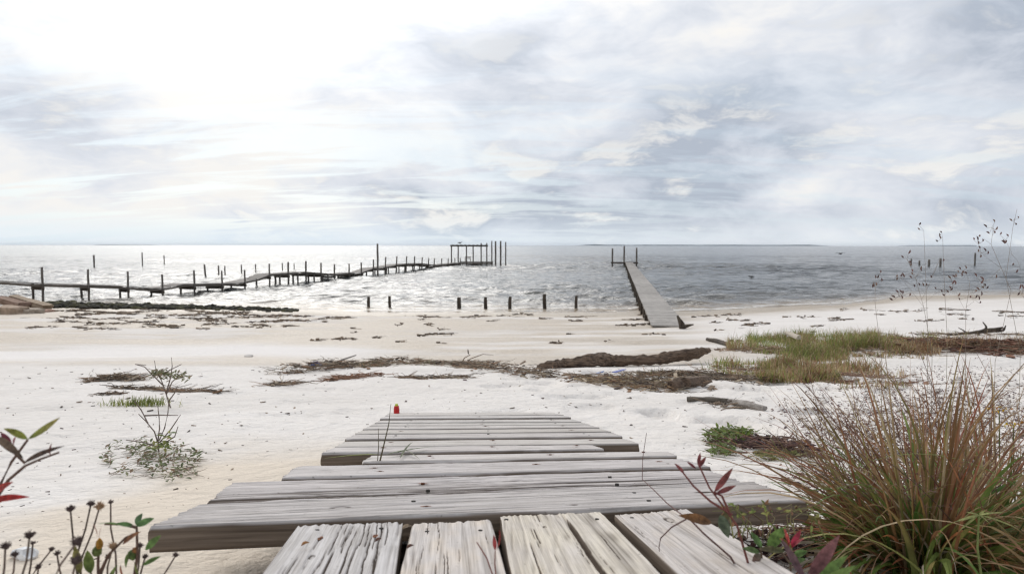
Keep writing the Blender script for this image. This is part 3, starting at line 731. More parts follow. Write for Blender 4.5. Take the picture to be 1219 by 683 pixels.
for k in range(9): box(mb, (xa+(xb-xa)*(k+.5)/9, 107.2, .075), np.eye(3), (.03, 2.3, .025), (.14, .12, .1))
mb.build('roof', M_DEBRIS, op)
for k, px in enumerate((585.5, 590, 596, 602)):
    d = 107.; o_ = MB(); post_mesh(o_, 0, 0, -1.2, 3.1+(292-(286.8+.3*(k % 2)+(.9 if k == 3 else 0)))/813*d, .13 if k in (1, 2) else .10); o = o_.build('mooring_post', M_PILE, smooth=True); o.location = (X_(px, d), d, WATER)
    tag(o, ['tall mooring post touching the end of the roofed platform', 'tall mooring post, second of the four off the roofed platform', 'tall mooring post, third out from the roofed platform', 'outermost tall mooring post off the roofed platform'][k], 'post', 'tall mooring posts beyond the platform')
# bench and bird on the platform
bq = (X_(557, 106), 106., -2.57)
bn = empty('bench', bq, label='small pale box bench on the roofed platform at the end of the old pier', cat='bench')
mb = MB(); box(mb, (bq[0], bq[1], bq[2]+.50), np.eye(3), (.48, .25, .035), (.55, .5, .45)); mb.build('seat', M_PAINT, bn)
mb = MB(); box(mb, (bq[0], bq[1]+.24, bq[2]+.72), np.eye(3), (.48, .03, .10), (.5, .45, .4)); mb.build('backrest', M_PAINT, bn)
for sx in (-1, 1):
    for sy in (-1, 1):
        mb = MB(); box(mb, (bq[0]+sx*.42, bq[1]+sy*.19, bq[2]+.235), np.eye(3), (.045, .04, .235), (.5, .44, .38)); mb.build('leg', M_PAINT, bn)
def bird(loc, s, fly, label, col=(.06, .055, .05), rz=0.0, cat='bird'):
    root = empty('seabird', loc, label=label, cat=cat); mb = MB()
    prof_ = [(-.50, .006, .02), (-.34, .035, .0), (-.18, .085, .0), (.0, .115, .01), (.16, .09, .03), (.25, .05, .07), (.31, .055, .10), (.36, .045, .105), (.40, .015, .10), (.50, .004, .09)]
    lift = 0 if fly else .30
    pts = [np.array([x*s, 0, (z+lift)*s]) for x, r, z in prof_]; tube(mb, pts, [r*s for x, r, z in prof_], col, 8)
    o = mb.build('body', M_PAINT, root, origin=(0, 0, 0), smooth=True); o.location = (0, 0, 0)
    for sg in (-1, 1):
        w_ = MB()
        if fly:
            pr = [(.02, .0, .19, .04), (.28, .13, .20, .02), (.58, .10, .16, -.03), (.85, .02, .05, -.12)]
            V = []
            for (yy, zz, ch, xo) in pr:
                for xx, th in ((ch*.55+xo, .006), (xo, .018), (-ch*.75+xo, .003)): V += [(xx*s, sg*yy*s, (zz+th)*s), (xx*s, sg*yy*s, (zz-th)*s)]
            F = []
            for i in range(3):
                a = i*6
                for j in (0, 2): F += [(a+j, a+j+2, a+8+j, a+6+j), (a+j+1, a+7+j, a+9+j, a+j+3)]
                F += [(a, a+6, a+7, a+1), (a+4, a+5, a+11, a+10)]
            w_.add(V, F, tuple(c*.8 for c in col))
        else:
            leaf(w_, (.14*s, sg*.09*s, (.05+lift)*s), (-.42*s, sg*.05*s, (-.02+lift)*s), .13*s, np.array([0, sg, .4]), tuple(c*.7 for c in col))
            l2 = MB(); tube(l2, [(-.02*s, sg*.04*s, .24*s), (.0, sg*.04*s, .02*s), (.06*s, sg*.04*s, .0)], .012*s, (.12, .1, .05), 5); q_ = l2.build('leg', M_PAINT, root, origin=(0, 0, 0)); q_.location = (0, 0, 0)
        q_ = w_.build('wing', M_PAINT, root, origin=(0, 0, 0)); q_.location = (0, 0, 0)
    root.rotation_euler = (0, 0, rz); return root
bird((X_(547.6, 107), 107, .10), .95, False, 'dark seabird perched on the roof of the pier platform', rz=R(35))
bird(tuple(at(1001, 301.5, 60)), .62, True, 'dark bird flying low over the water right of the pier', rz=R(25))
fb = at(894.5, 330, 66); bird((fb[0], fb[1], WATER-.16*1.0+.05), .75, False, 'small dark bird swimming beyond the right pier', rz=R(160))

# ------------------------------------------------------------------ lone pilings
def lone(px, pt, pb, r, label, group, lean=0.0, mat=None, d=None):
    d = d or 3.1*813/(pb-292); mb = MB(); z1 = -(pt-292)/813*d
    post_mesh(mb, 0, 0, -1.1, z1-WATER, r, (lean*d/813, 0)); o = mb.build('piling', mat or M_PILE, smooth=True); o.location = (X_(px, d), d, WATER)
    return tag(o, label, 'piling', group)
G1 = 'lone pilings standing off the old pier'
for (px, pt, pb, r, ln, lb) in (
    (112, 304, 319, .11, 0, 'thick lone piling far out, leftmost one beyond the old pier'),
    (169.5, 300.8, 316.5, .09, 0, 'tallest lone piling far out beyond the left stretch of the old pier'),
    (195.5, 304, 315, .08, 0, 'thin far piling straight above the lowest dip of the old pier'),
    (245, 315, 329, .09, -1.8, 'lone piling leaning left behind the old pier'),
    (260, 316.5, 327.5, .08, 0, 'upright piling behind the old pier, left one of a close pair'),
    (267.5, 316.8, 327, .07, 0, 'thinner piling, right one of the close pair behind the old pier'),
    (287.3, 315.2, 326, .07, 0, 'lone piling just right of the close pair behind the old pier'),
    (304.2, 314.4, 324.3, .07, 0, 'short piling behind the steepest rise of the old pier'),
    (336, 313.3, 322, .07, 0, 'thin piling rising behind the middle of the old pier'),
    (350, 313.5, 321.5, .06, 0, 'thinnest piling behind the middle of the old pier'),
    (449.6, 290.3, 328, .10, 0, 'very tall thin pole beside the middle of the old pier')):
    lone(px, pt, pb, r, lb, G1, ln)
G2 = 'row of short broken pilings in the shallows'
for k, (px, pt, pb, ln) in enumerate(((437.5, 353.5, 367.5, .8), (463.3, 352.5, 366.8, 0), (546.3, 354, 367, 0), (578.3, 353.5, 366, -.4), (605.8, 353, 367.6, 1.6), (649.2, 350, 367.4, -1), (684.6, 352, 367.4, 2))):
    lone(px, pt, pb, (.075, .07, .10, .085, .085, .09, .075)[k], ('short dark piling in the shallows, first of the row from the left', 'slim upright piling in the shallows, second from the left', 'thickest short piling in the shallows, third from the left',
        'short stub in the shallows, middle one of the seven', 'short piling leaning right, third from the right in the shallows', 'taller dark piling in the shallows, second from the right', 'short piling leaning right, nearest the pier in the row')[k], G2, ln, M_PILED, 33.6)
G3 = 'far pilings behind the seed stalks'
for (px, pt, pb, r, lb) in ((1084.7, 307, 314.6, .12, 'far piling in open water, leftmost behind the seed stalks'), (1094.5, 309.5, 315, .14, 'lowest broad far piling behind the seed stalks'), (1106, 308, 316, .17, 'thickest far piling behind the seed stalks'),
        (1119.6, 306.6, 316.5, .16, 'stout far piling just right of the thickest one'), (1160.6, 300.2, 315, .13, 'tallest far piling, standing apart on the right')):
    lone(px, pt, pb, r, lb, G3)

# ------------------------------------------------------------------ broken concrete slabs at the left edge
def slab(px0, py0, px1, py1, th, dep, d, label, col, tilt=0.0, seed=0):
    a = at(px0, py0, d); c = at(px1, py1, d-.3); ex = c-a; L_ = np.linalg.norm(ex); ex /= L_; eyv = np.array([.25, 1, tilt]); eyv -= ex*(ex@eyv); eyv /= np.linalg.norm(eyv); ez = np.cross(ex, eyv)
    import bmesh
    bm = bmesh.new(); bmesh.ops.create_cube(bm, size=1); bmesh.ops.subdivide_edges(bm, edges=bm.edges[:], cuts=3, use_grid_fill=True)
    V = np.array([v.co[:] for v in bm.verts]); F = [tuple(v.index for v in f.verts) for f in bm.faces]; bm.free()
    r = np.random.default_rng(seed); V = V*np.array([L_, dep, th])+r.uniform(-.03, .03, V.shape)*np.array([1.5, 1.5, .6])
    V[:, 0] += .12*vnoise(V[:, 1]*2+seed, V[:, 2]*3, seed)*np.sign(V[:, 0])
    O = (a+c)/2+eyv*dep/2; Wd = O+V[:, :1]*ex+V[:, 1:2]*eyv+V[:, 2:]*ez
    mb = MB(); mb.add(Wd, F, col); o = mb.build('concrete_slab', M_STONE, origin=tuple(O)); tag(o, label, 'concrete slab', 'broken concrete slabs at the left edge')
slab(9, 356, 52, 368, .30, .5, 31.2, 'long tan broken slab tipped down to the right by the old pier', (.33, .255, .185), -.05, 1)
slab(-12, 356.5, 20, 365, .26, .7, 30.6, 'brown slab lying behind the long tipped slab at the left edge', (.24, .16, .12), -.05, 2)
slab(-14, 371, 14, 373, .40, .8, 28.8, 'squarish tan block lowest in the heap at the left edge', (.36, .27, .20), 0, 3)
slab(12, 371, 34, 372.5, .22, .7, 29.2, 'small pale rounded chunk in front of the slabs', (.38, .32, .26), 0, 4)
slab(30, 371.5, 47, 373, .15, .7, 30.2, 'flat reddish chunk under the tip of the long slab', (.34, .22, .17), 0, 5)
# dark rubble and weed along the water's edge
mb = MB()
for _ in range(1150):
    px = random.uniform(40, 352) if random.random() < .75 else random.uniform(40, 230); t_ = (px-40)/312
    d = float(np.interp(px, [40, 130, 230, 300, 352], [34.8, 34.2, 33.6, 32.8, 31.6]))+random.gauss(0, .5)
    r_ = random.uniform(.05, .17)*(1.25-.55*t_); x = X_(px, d); k = random.uniform(.5, 1.3)
    blob(mb, (x, d, max(WATER, gz(x, d))+r_*.3*random.random()), r_, (.035*k, .032*k, .022*k) if random.random() < .7 else (.07*k, .065*k, .03*k), .35, random.randrange(900), (1.3, 1, .7))
o = mb.build('rubble', M_DEBRIS); tag(o, 'dark weed covered rubble along the water edge under the old pier', 'rubble', kind='stuff')

# ------------------------------------------------------------------ wrack, litter and twigs
def vcol(*c): k = random.uniform(.7, 1.3); return tuple(v*k for v in random.choice(c))
BR = [(.19, .14, .10), (.12, .09, .065), (.27, .20, .14), (.08, .06, .05), (.38, .31, .23), (.17, .14, .11), (.25, .15, .09)]
def bit(mb, x, y, L_, w_, h, col, tilt=.15, yaw=None, zoff=0.0):
    z = gz(x, y) if not hasattr(bit, 'g') else bit.g; a = random.uniform(0, math.pi) if yaw is None else yaw
    d = np.array([math.cos(a), math.sin(a), random.uniform(-tilt, tilt)]); d /= np.linalg.norm(d); s_ = np.array([-d[1], d[0], 0]); s_ /= np.linalg.norm(s_)
    box(mb, (x, y, z+h+zoff), (d, s_, np.cross(d, s_)), (L_/2, w_/2, h), col, w_*.18)
def twig(mb, x, y, L_, r_, col, z=None, yaw=None, rise=.1):
    z = gz(x, y)+r_ if z is None else z; a = random.uniform(0, 2*math.pi) if yaw is None else yaw; p = np.array([x, y, z]); pts = [p]; da = random.uniform(-1, 1)
    for i in range(3):
        a += da*.35+random.uniform(-.3, .3); p = p+np.array([math.cos(a), math.sin(a), random.uniform(-rise*.4, rise)])*L_/3; pts.append(p)
    tube(mb, pts, [r_, r_*.9, r_*.75, r_*.4], col, 4)
def heap(poly, width, n, height, label, name='wrack', twl=.16, tr_=.004, grass=0, pal=BR, gcol=None):
    """washed up stalks and bark heaped along a line given as pixels of the photograph"""
    P = [gp(*q) for q in poly]; seg = [np.linalg.norm(b_-a) for a, b_ in zip(P[:-1], P[1:])]; tot = sum(seg); mb = MB()
    for _ in range(n):
        s_ = random.uniform(0, tot); k = 0
        while k < len(seg)-1 and s_ > seg[k]: s_ -= seg[k]; k += 1
        c = P[k]+(P[k+1]-P[k])*min(1, s_/seg[k]); o_ = random.gauss(0, .42); x = c[0]+random.gauss(0, width*.3); y = c[1]+o_*width
        lump = .45+.55*max(0, float(vnoise(np.array([x*2.2]), np.array([y*.7]), 77)[0])+.5)
        hh = height*math.exp(-(o_*1.5)**2)*random.random()*lump; c_ = vcol(*pal); base = gz(x, y)
        if random.random() < .84: twig(mb, x, y, random.uniform(.3, 1.4)*twl, tr_*random.uniform(.35, 1.1), c_, base+hh+.002, yaw=random.gauss(0, .7)+(0 if random.random() < .5 else math.pi), rise=.28)
        else: bit(mb, x, y, random.uniform(.2, .6)*twl, random.uniform(.1, .25)*twl, .004, c_, .4, zoff=hh)
    for _ in range(grass):
        s_ = random.uniform(0, tot); k = 0
        while k < len(seg)-1 and s_ > seg[k]: s_ -= seg[k]; k += 1
        c = P[k]+(P[k+1]-P[k])*min(1, s_/seg[k]); x = c[0]+random.gauss(0, .1); y = c[1]+random.gauss(0, .4)*width
        if float(vnoise(np.array([x*1.9]), np.array([3.3]), 5)[0]) < .05: continue
        g_ = random.choice([(.16, .20, .05), (.22, .24, .07), (.12, .16, .05)]); strip(mb, (x, y, gz(x, y)), (random.gauss(0, .5), random.gauss(0, .5), 1), random.uniform(.06, .16), .004, 5, g_, 4)
    o = mb.build(name, M_DEBRIS); return tag(o, label, 'wrack', kind='stuff')
heap([(338, 445), (372, 441), (400, 438), (425, 437)], .32, 650, .10, 'reddish washed up stalks around the blue scrap', grass=90)
heap([(425, 438), (450, 434), (490, 433), (520, 434)], .38, 800, .13, 'highest mound of grey brown stalks left of the boardwalk line', grass=120)
heap([(515, 433), (550, 434), (585, 439), (620, 444), (660, 450)], .34, 850, .09, 'brown line of washed up stalks tapering toward the log', grass=30)
heap([(480, 449), (530, 450), (560, 450)], .15, 190, .02, 'thin dark strip of seaweed in front of the stalk mound')
heap([(395, 454), (420, 450), (455, 448)], .13, 170, .03, 'small spur of rusty stalks below the blue scrap', pal=[(.24, .13, .08), (.2, .12, .08)])
heap([(327, 460), (345, 457)], .09, 90, .035, 'small isolated knot of dry stalks left of the main line')
heap([(112, 455), (140, 452), (166, 454)], .16, 260, .05, 'flat brown mat of stalks behind the bare shrub')
heap([(118, 470.5), (130, 470), (144, 469.5)], .06, 70, .02, 'small flat dark clot of weed left of the green tuft', twl=.07)
heap([(133, 463.5), (190, 465), (230, 467), (262, 467.5)], .10, 240, .025, 'long thin line of dark stalks crossing behind the bare shrub')
heap([(700, 452), (730, 456), (770, 461), (800, 458)], .45, 850, .07, 'tangle of straw and bark in front of the log', grass=10, pal=BR+[(.36, .28, .17), (.3, .2, .12)])
heap([(760, 447), (800, 447), (850, 449), (900, 452)], .40, 800, .07, 'reddish brown trash line running from the log to the dune grass', grass=60)
heap([(1105, 411), (1140, 412), (1180, 414), (1240, 414)], .85, 1500, .20, 'rust brown heap of dead stalks right of the dune grass', twl=.30, pal=[(.15, .075, .05), (.22, .11, .07), (.09, .05, .04), (.2, .15, .1)])
heap([(1090, 398), (1150, 397), (1240, 399)], .4, 350, .07, 'thin brown drift line behind the rust coloured heap', twl=.25)
heap([(890, 533), (915, 533), (945, 540)], .22, 420, .05, 'dark purplish leaf heap beside the creeping plant', twl=.06, pal=[(.12, .07, .06), (.2, .13, .1), (.07, .045, .045)])
heap([(845, 478.5), (880, 487)], .05, 30, .01, 'few stalks between the two driftwood sticks')
# far streaks of weed on the wet flat
mb = MB()
def streak(px0, px1, py, n, w_=.12, slope=0.0):
    ph = random.uniform(0, 99)
    for _ in range(n):
        f = random.random(); px = px0+(px1-px0)*f
        v = float(vnoise(np.array([px*.055+ph]), np.array([py*.7]), 19)[0])
        if v < (-.45 if py > 370 and px1 < 400 else -.1)+.5*random.random() and px1-px0 > 60: continue
        q = gp(px, py+slope*f+1.2*math.sin(px*.05+py)+random.gauss(0, .12 if random.random() < .5 else .8)); k_ = q[1]/25
        if random.random() < .55: twig(mb, q[0], q[1], random.uniform(.08, .4)*k_, random.uniform(.004, .011)*k_, vcol(*BR[:4]), q[2]+.005, yaw=random.gauss(0, .6), rise=.04)
        else: bit.g = q[2]; bit(mb, q[0], q[1], random.uniform(.03, .20)*k_, random.uniform(.012, w_*.45)*k_, random.uniform(.006, .02), vcol(*BR[:4]), .08, random.gauss(0, .5)); del bit.g
for a_ in ((60, 330, 371.5, 520), (90, 350, 375, 620), (70, 340, 379, 420), (110, 350, 387, 320), (30, 260, 391, 260), (150, 390, 383, 420), (60, 345, 368.8, 420), (330, 720, 377.5, 420), (200, 420, 377, 170), (20, 200, 380, 90), (50, 230, 384.5, 130), (100, 330, 388.5, 90), (230, 380, 382, 90), (360, 600, 377, 260), (560, 770, 375.5, 170), (350, 470, 379, 70)): streak(*a_)
for a_ in ((740, 770, 379), (820, 900, 375.5), (900, 1010, 372), (1000, 1200, 369), (1040, 1219, 374.5), (930, 1000, 378), (1060, 1160, 380)): streak(a_[0], a_[1], a_[2], int((a_[1]-a_[0])*1.0))
for _ in range(26):
    px = random.uniform(350, 1000); py = random.uniform(380, 408); l_ = random.uniform(4, 20)
    if 735 < px < 830 and py < 394: continue
    streak(px, px+l_, py, int(l_*.9), .09, random.uniform(-1, 1))
for (px, py, l_) in ((497, 399, 42), (735, 387, 34), (1190, 372, 60), (505, 386, 10), (865, 382, 26), (885, 386, 30), (985, 381, 30), (395, 403, 18), (440, 403, 12), (370, 405, 12)): streak(px, px+l_, py, max(3, int(l_*1.6)), .1)
tag(mb.build('weed_streaks', M_DEBRIS), 'dark streaks of seaweed strewn over the wet flat sand', 'seaweed', kind='stuff')

# scattered specks on the dry sand, thickest at right below the dune grass
mb = MB()
def dens_r(px, py): return max(0, min(1, (px-850)/150))
cnt = 0
while cnt < 1250:
    px = random.uniform(-40, 1260); py = 683-245*random.random()**.75
    if 150 < px < 960 and py > 488 and (px > 480-(py-488)*2.3) and (px < 650+(py-488)*3.0): continue
    if random.random() > .22+.2*dens_r(px, py): continue
    q = gp(px, py); d = q[1]; L_ = random.uniform(1.5, 6)/813*d*random.choice((.35, .5, .5, .7, 1.1)); L_ = min(L_, .035)
    bit.g = q[2]; bit(mb, q[0], q[1], L_, L_*random.uniform(.12, .5), L_*.08, vcol(*BR[:4], (.09, .06, .055)), .2); del bit.g; cnt += 1
tag(mb.build('beach_litter', M_DEBRIS), 'tiny dark scraps of bark and leaf scattered over the white sand', 'litter', kind='stuff')
mb = MB()
for _ in range(7500):
    px = random.triangular(860, 1300, 1150); py = 690-255*random.random()**.8
    if py > 560 and px < 930: continue
    if px < 960+ (470-py)*.3 and random.random() < .6: continue
    q = gp(px, py); L_ = min(.02, random.uniform(2, 7)/813*q[1]); col_ = random.choice([(.14, .085, .08), (.09, .055, .055), (.2, .14, .11), (.28, .22, .17), (.11, .07, .07)])
    if random.random() < .5: twig(mb, q[0], q[1], L_*1.6, L_*.05+.0004, col_, q[2]+random.uniform(.0, .012), rise=.5)
    else: bit.g = q[2]; bit(mb, q[0], q[1], L_, L_*random.uniform(.2, .5), L_*.1, vcol(col_), .5, zoff=random.uniform(0, .01)); del bit.g
tag(mb.build('leaf_litter', M_DEBRIS), 'purplish stalk and leaf litter covering the sand around the big grass clump', 'litter', kind='stuff')

# driftwood log
a, c = gp(640, 440), gp(845, 429)
pts = [a+(0, 0, .035), gp(655, 439)+(0, 0, .05), gp(672, 438)+(0, 0, .06), gp(700, 437)+(0, 0, .085), gp(722, 436)+(0, 0, .095), gp(745, 435.5)+(0, 0, .075), gp(775, 435)+(0, 0, .08), gp(800, 434)+(0, 0, .115), gp(828, 432)+(0, 0, .145), gp(845, 431)+(0, 0, .18)]
lg = empty('driftwood_log', (a+c)/2, label='long brown weathered driftwood log lying below the right pier', cat='driftwood log')
def rough_log(pts, rads, seed, n=26, k=150, amp=.22):
    mb0 = log_mesh(pts, rads, seed, n, k, rough=amp); V = np.array(mb0.v); cnt_ = n*k
    for i_ in range(k):
        ring = V[i_*n:(i_+1)*n]; c0 = ring.mean(0); th = np.arange(n)/n*6.283
        g_ = fbm(np.cos(th)*2.2+seed+i_*.02, np.sin(th)*2.2+i_*.035, seed+5, 4, .6); fl_ = fbm(th*3.2+seed, np.full(n, i_*.05), seed+8, 3, .6)
        V[i_*n:(i_+1)*n] = c0+(ring-c0)*(1+.12*g_+.08*fl_)[:, None]
    mb0.v = [tuple(v) for v in V]; return mb0
rough_log(pts, [.03, .058, .062, .085, .088, .066, .066, .075, .078, .03], 12).build('trunk', M_LOG, lg)
q = gp(716, 435); rough_log([q+(-.16, .05, .12), q+(-.04, 0, .165), q+(.06, 0, .165), q+(.16, 0, .12)], [.02, .026, .022, .015], 15, 12, 24).build('knot', M_LOG, lg)
q = gp(806, 434); rough_log([q+(-.05, 0, .12), q+(.10, -.02, .175), q+(.26, 0, .20)], [.05, .045, .022], 18, 12, 24).build('branch_stub', M_LOG, lg)
def wood_piece(name, p0, p1, r_, label, mat=M_LOG, flat=1.0, col=(1, 1, 1), group=None, cat='driftwood', lift=.0):
    P0, P1 = gp(*p0), gp(*p1); c_ = (P0+P1)/2; o_ = log_mesh([P0+(0, 0, r_*.7+lift), (P0+P1)/2+(0, 0, r_*.8+lift), P1+(0, 0, r_*.7+lift)], [r_*.85, r_, r_*.8], int(p0[0]) % 91, 8, 9, col, .35)
    o = o_.build(name, mat, origin=tuple(c_)); return tag(o, label, cat, group)
wood_piece('driftwood_stick', (818, 477.5), (868, 479), .022, 'straight pale brown stick on the white sand near the big clump', M_PIERD)
wood_piece('driftwood_board', (869, 480), (911, 489), .022, 'short grey board end to end with the straight stick', M_PIER)
wood_piece('bark_chunk', (799, 464), (815, 461.5), .05, 'dark bark chunk beside the straw tangle, smaller of two touching')
wood_piece('bark_chunk', (814, 462.5), (840, 459), .065, 'larger dark bark chunk touching the smaller one below the log')
wood_piece('driftwood_branch', (842, 405), (868, 412), .05, 'dark driftwood branch end poking out left of the dune grass', M_PILED)
wood_piece('driftwood_limb', (936, 404), (951, 413), .045, 'pale bleached driftwood limb sticking up in the dune grass', mat_oldwood('bleached_wood', (.5, .45, .38), (.3, .25, .2)), lift=.14)
q0, q1, q2 = gp(1128, 400), gp(1172, 399), gp(1196, 399)
rt = empty('driftwood_root', q1, label='dark crooked driftwood root behind the rust coloured heap', cat='driftwood')
rough_log([q0+(0, 0, .03), q1+(-.2, 0, .09), q1+(0, 0, .12), q2+(-.05, 0, .20)], [.015, .035, .05, .03], 41, 10, 30).build('stem', M_PILED, rt)
rough_log([q1+(0, 0, .10), q1+(.05, 0, .22), q1+(.02, .1, .33)], [.04, .025, .01], 43, 8, 14).build('branch', M_PILED, rt)
rough_log([q1+(.1, 0, .12), q2+(-.02, 0, .12), q2+(.06, .05, .25)], [.04, .03, .012], 44, 8, 14).build('branch', M_PILED, rt)
rough_log([q1+(-.4, 0, .05), q1+(-.5, .05, .14), q1+(-.62, .05, .2)], [.02, .014, .006], 45, 8, 14).build('branch', M_PILED, rt)
wood_piece('driftwood_stick', (935, 419), (952, 417), .03, 'short pale stick lying in front of the dune grass', M_PIERD)
# arching dry branch on the wrack
br2 = MB(); q = gp(552, 437)
for pts_ in ([(552, 436), (560, 427), (575, 421.5), (588, 422.5)], [(548, 436), (553, 426), (560, 422)]):
    tube(br2, [at(a_, b_, q[1]) for a_, b_ in pts_], [.008, .007, .005, .002][:len(pts_)], (.2, .15, .11), 5)
leaf(br2, at(558, 422, q[1]), at(557, 415, q[1]), .02, np.array([0, -1, .1]), (.10, .08, .06))
tag(br2.build('dry_branch', M_BARK), 'thin arching dry branch standing up from the stalk line', 'branch')
br2 = MB(); q0, q1 = gp(392, 437), gp(424, 432.5); tube(br2, [q0+(0, 0, .03), (q0+q1)/2+(0, 0, .08), q1+(0, 0, .12)], [.016, .013, .008], (.24, .22, .2), 6)
tag(br2.build('driftwood_stick', M_BARK, origin=None), 'thin grey stick lying up against the stalk mound right of the blue scrap', 'driftwood')

# rubbish: blue scrap, blue wrapper pieces, white scraps, small rocks
q = gp(374, 437); mb = MB(); blob(mb, q+(0, 0, .05), .055, (.03, .065, .22), .5, 3, (1.5, .8, .65)); blob(mb, q+(.09, 0, .035), .035, (.035, .07, .2), .5, 8, (1.2, .8, .6))
tag(mb.build('plastic_scrap', M_PAINT, origin=tuple(q)), 'crumpled blue plastic scrap on the reddish stalks', 'litter')
for k, (p0, p1, cc, lb) in enumerate((((710, 449.5), (719, 448), (.05, .12, .32), 'blue strip of plastic in the straw tangle, left one of two'), ((731, 448.5), (744, 446), (.10, .13, .38), 'blue violet strip of plastic in the straw tangle, right one of two'))):
    P0, P1 = gp(*p0)+(0, 0, .05), gp(*p1)+(0, 0, .06); mb = MB(); ax = frame(P1-P0); box(mb, (P0+P1)/2, ax, (np.linalg.norm(P1-P0)/2, .02, .004), cc, .004)
    tag(mb.build('plastic_strip', M_PAINT), lb, 'litter', 'blue plastic strips')
for (px, py, r_, fl, cc, lb) in ((787, 444, .03, (1.2, 1, .9), (.75, .73, .7), 'small white scrap in the trash line beside the log'), (951, 430, .045, (1.6, 1, .4), (.75, .75, .75), 'white scrap lying below the dune grass'),
        (924, 433, .10, (1.5, 1, .5), (.32, .21, .17), 'low pinkish brown stone under the dune grass'), (598, 443, .035, (1, 1, .8), (.4, .34, .28), 'pale round stone caught in the stalk line'), (968, 408.5, .05, (1.2, 1, .7), (.5, .47, .42), 'pale stone lying in the dune grass'),
        (296, 425, .06, (1.3, 1, .45), (.62, .58, .54), 'small pale lump of sand crust on the flat'), (30, 665, .018, (1.3, 1, .8), (.7, .7, .7), 'white shell scrap behind the dry flower heads')):
    q = gp(px, py); mb = MB(); blob(mb, q+(0, 0, r_*fl[2]*.5), r_, cc, .3, int(px), fl); tag(mb.build('stone' if 'stone' in lb or 'lump' in lb else 'scrap', M_STONE if 'stone' in lb or 'lump' in lb else M_PAINT, origin=tuple(q)), lb, 'stone' if 'stone' in lb or 'lump' in lb else 'litter')

# red plastic cap standing at the far end of the boardwalk
q = up(472.3, 492.5); mb = MB()
cp = empty('plastic_tube', q, label='small red plastic tube with a yellow green tip at the end of the boardwalk', cat='litter')
tube(mb, [q, q+(0, 0, .004), q+(0, 0, .030), q+(0, 0, .033), q+(0, 0, .042), q+(0, 0, .0445)], [.015, .0158, .0158, .0138, .0134, .011], (.50, .012, .012), 14); mb.build('body', M_PAINT, cp, smooth=False)
mb = MB(); tube(mb, [q+(0, 0, .0443), q+(0, 0, .054), q+(0, 0, .056)], [.0095, .008, .005], (.45, .50, .06), 12); mb.build('tip', M_PAINT, cp)

# ------------------------------------------------------------------ dune grass patches
GREEN = [(.17, .21, .05), (.25, .27, .075), (.14, .19, .05), (.31, .30, .10)]
TAN = [(.38, .27, .15), (.32, .20, .11), (.26, .14, .08), (.46, .36, .22)]
def dune_patch(name, boxes, label):
    mb = MB()
    for (px0, px1, py0, py1, n, gfrac, hh) in boxes:
        for _ in range(n):
            px = random.uniform(px0, px1); py = random.uniform(py0, py1); q = gp(px, py)
            if float(fbm(np.array([q[0]*1.1]), np.array([q[1]*.9]), 123, 3)[0]) < -.20+.22*random.random(): continue
            g_ = random.random() < gfrac+.35*float(vnoise(np.array([q[0]*.8]), np.array([q[1]*.5]), 55)[0])
            strip(mb, q-(0, 0, .01), (random.gauss(0, .35), random.gauss(0, .35), 1), hh*random.uniform(.4, 1.45)*(.7+.6*float(vnoise(np.array([q[0]*2.3]), np.array([q[1]*2]), 88)[0])), random.uniform(.006, .014), random.uniform(1, 5), vcol(*GREEN) if g_ else vcol(*TAN), 4, random.gauss(0, 1))
    return tag(mb.build(name, M_BLADE), label, 'grass', kind='stuff')
dune_patch('dune_grass', [(866, 900, 408, 420, 2200, .35, .28), (890, 955, 403, 416, 3600, .75, .28), (945, 1045, 400, 418, 6000, .6, .32), (1030, 1115, 401, 413, 2800, .75, .24), (1000, 1110, 410, 420, 1300, .4, .22)], 'tufted green and tan dune grass on the low sand rise')
dune_patch('straw_grass', [(870, 1010, 416, 433, 6500, .45, .20), (850, 940, 430, 448, 3500, .55, .15), (900, 1050, 434, 456, 6000, .32, .15), (1000, 1120, 418, 436, 1800, .3, .15), (1020, 1120, 418, 428, 700, .3, .12), (780, 860, 438, 442, 600, .95, .14), (1000, 1080, 446, 462, 500, .2, .1)], 'sparse straw coloured grass in front of the dune grass')
dune_patch('heap_grass', [(1110, 1240, 403, 416, 900, .15, .2), (1095, 1230, 394, 402, 300, .5, .15)], 'dead brown grass standing through the rust coloured heap')

heap([(872, 416), (930, 418), (1000, 417), (1090, 417)], .7, 900, .05, 'brown dead thatch under the dune grass', twl=.2, pal=[(.22, .14, .09), (.30, .21, .13), (.14, .09, .065), (.34, .27, .18)])
heap([(862, 440), (930, 444), (1000, 448), (1060, 456)], .75, 1100, .035, 'low reddish thatch and runners in front of the dune grass', twl=.14, pal=[(.26, .15, .10), (.30, .21, .13), (.16, .10, .08), (.36, .28, .2)])
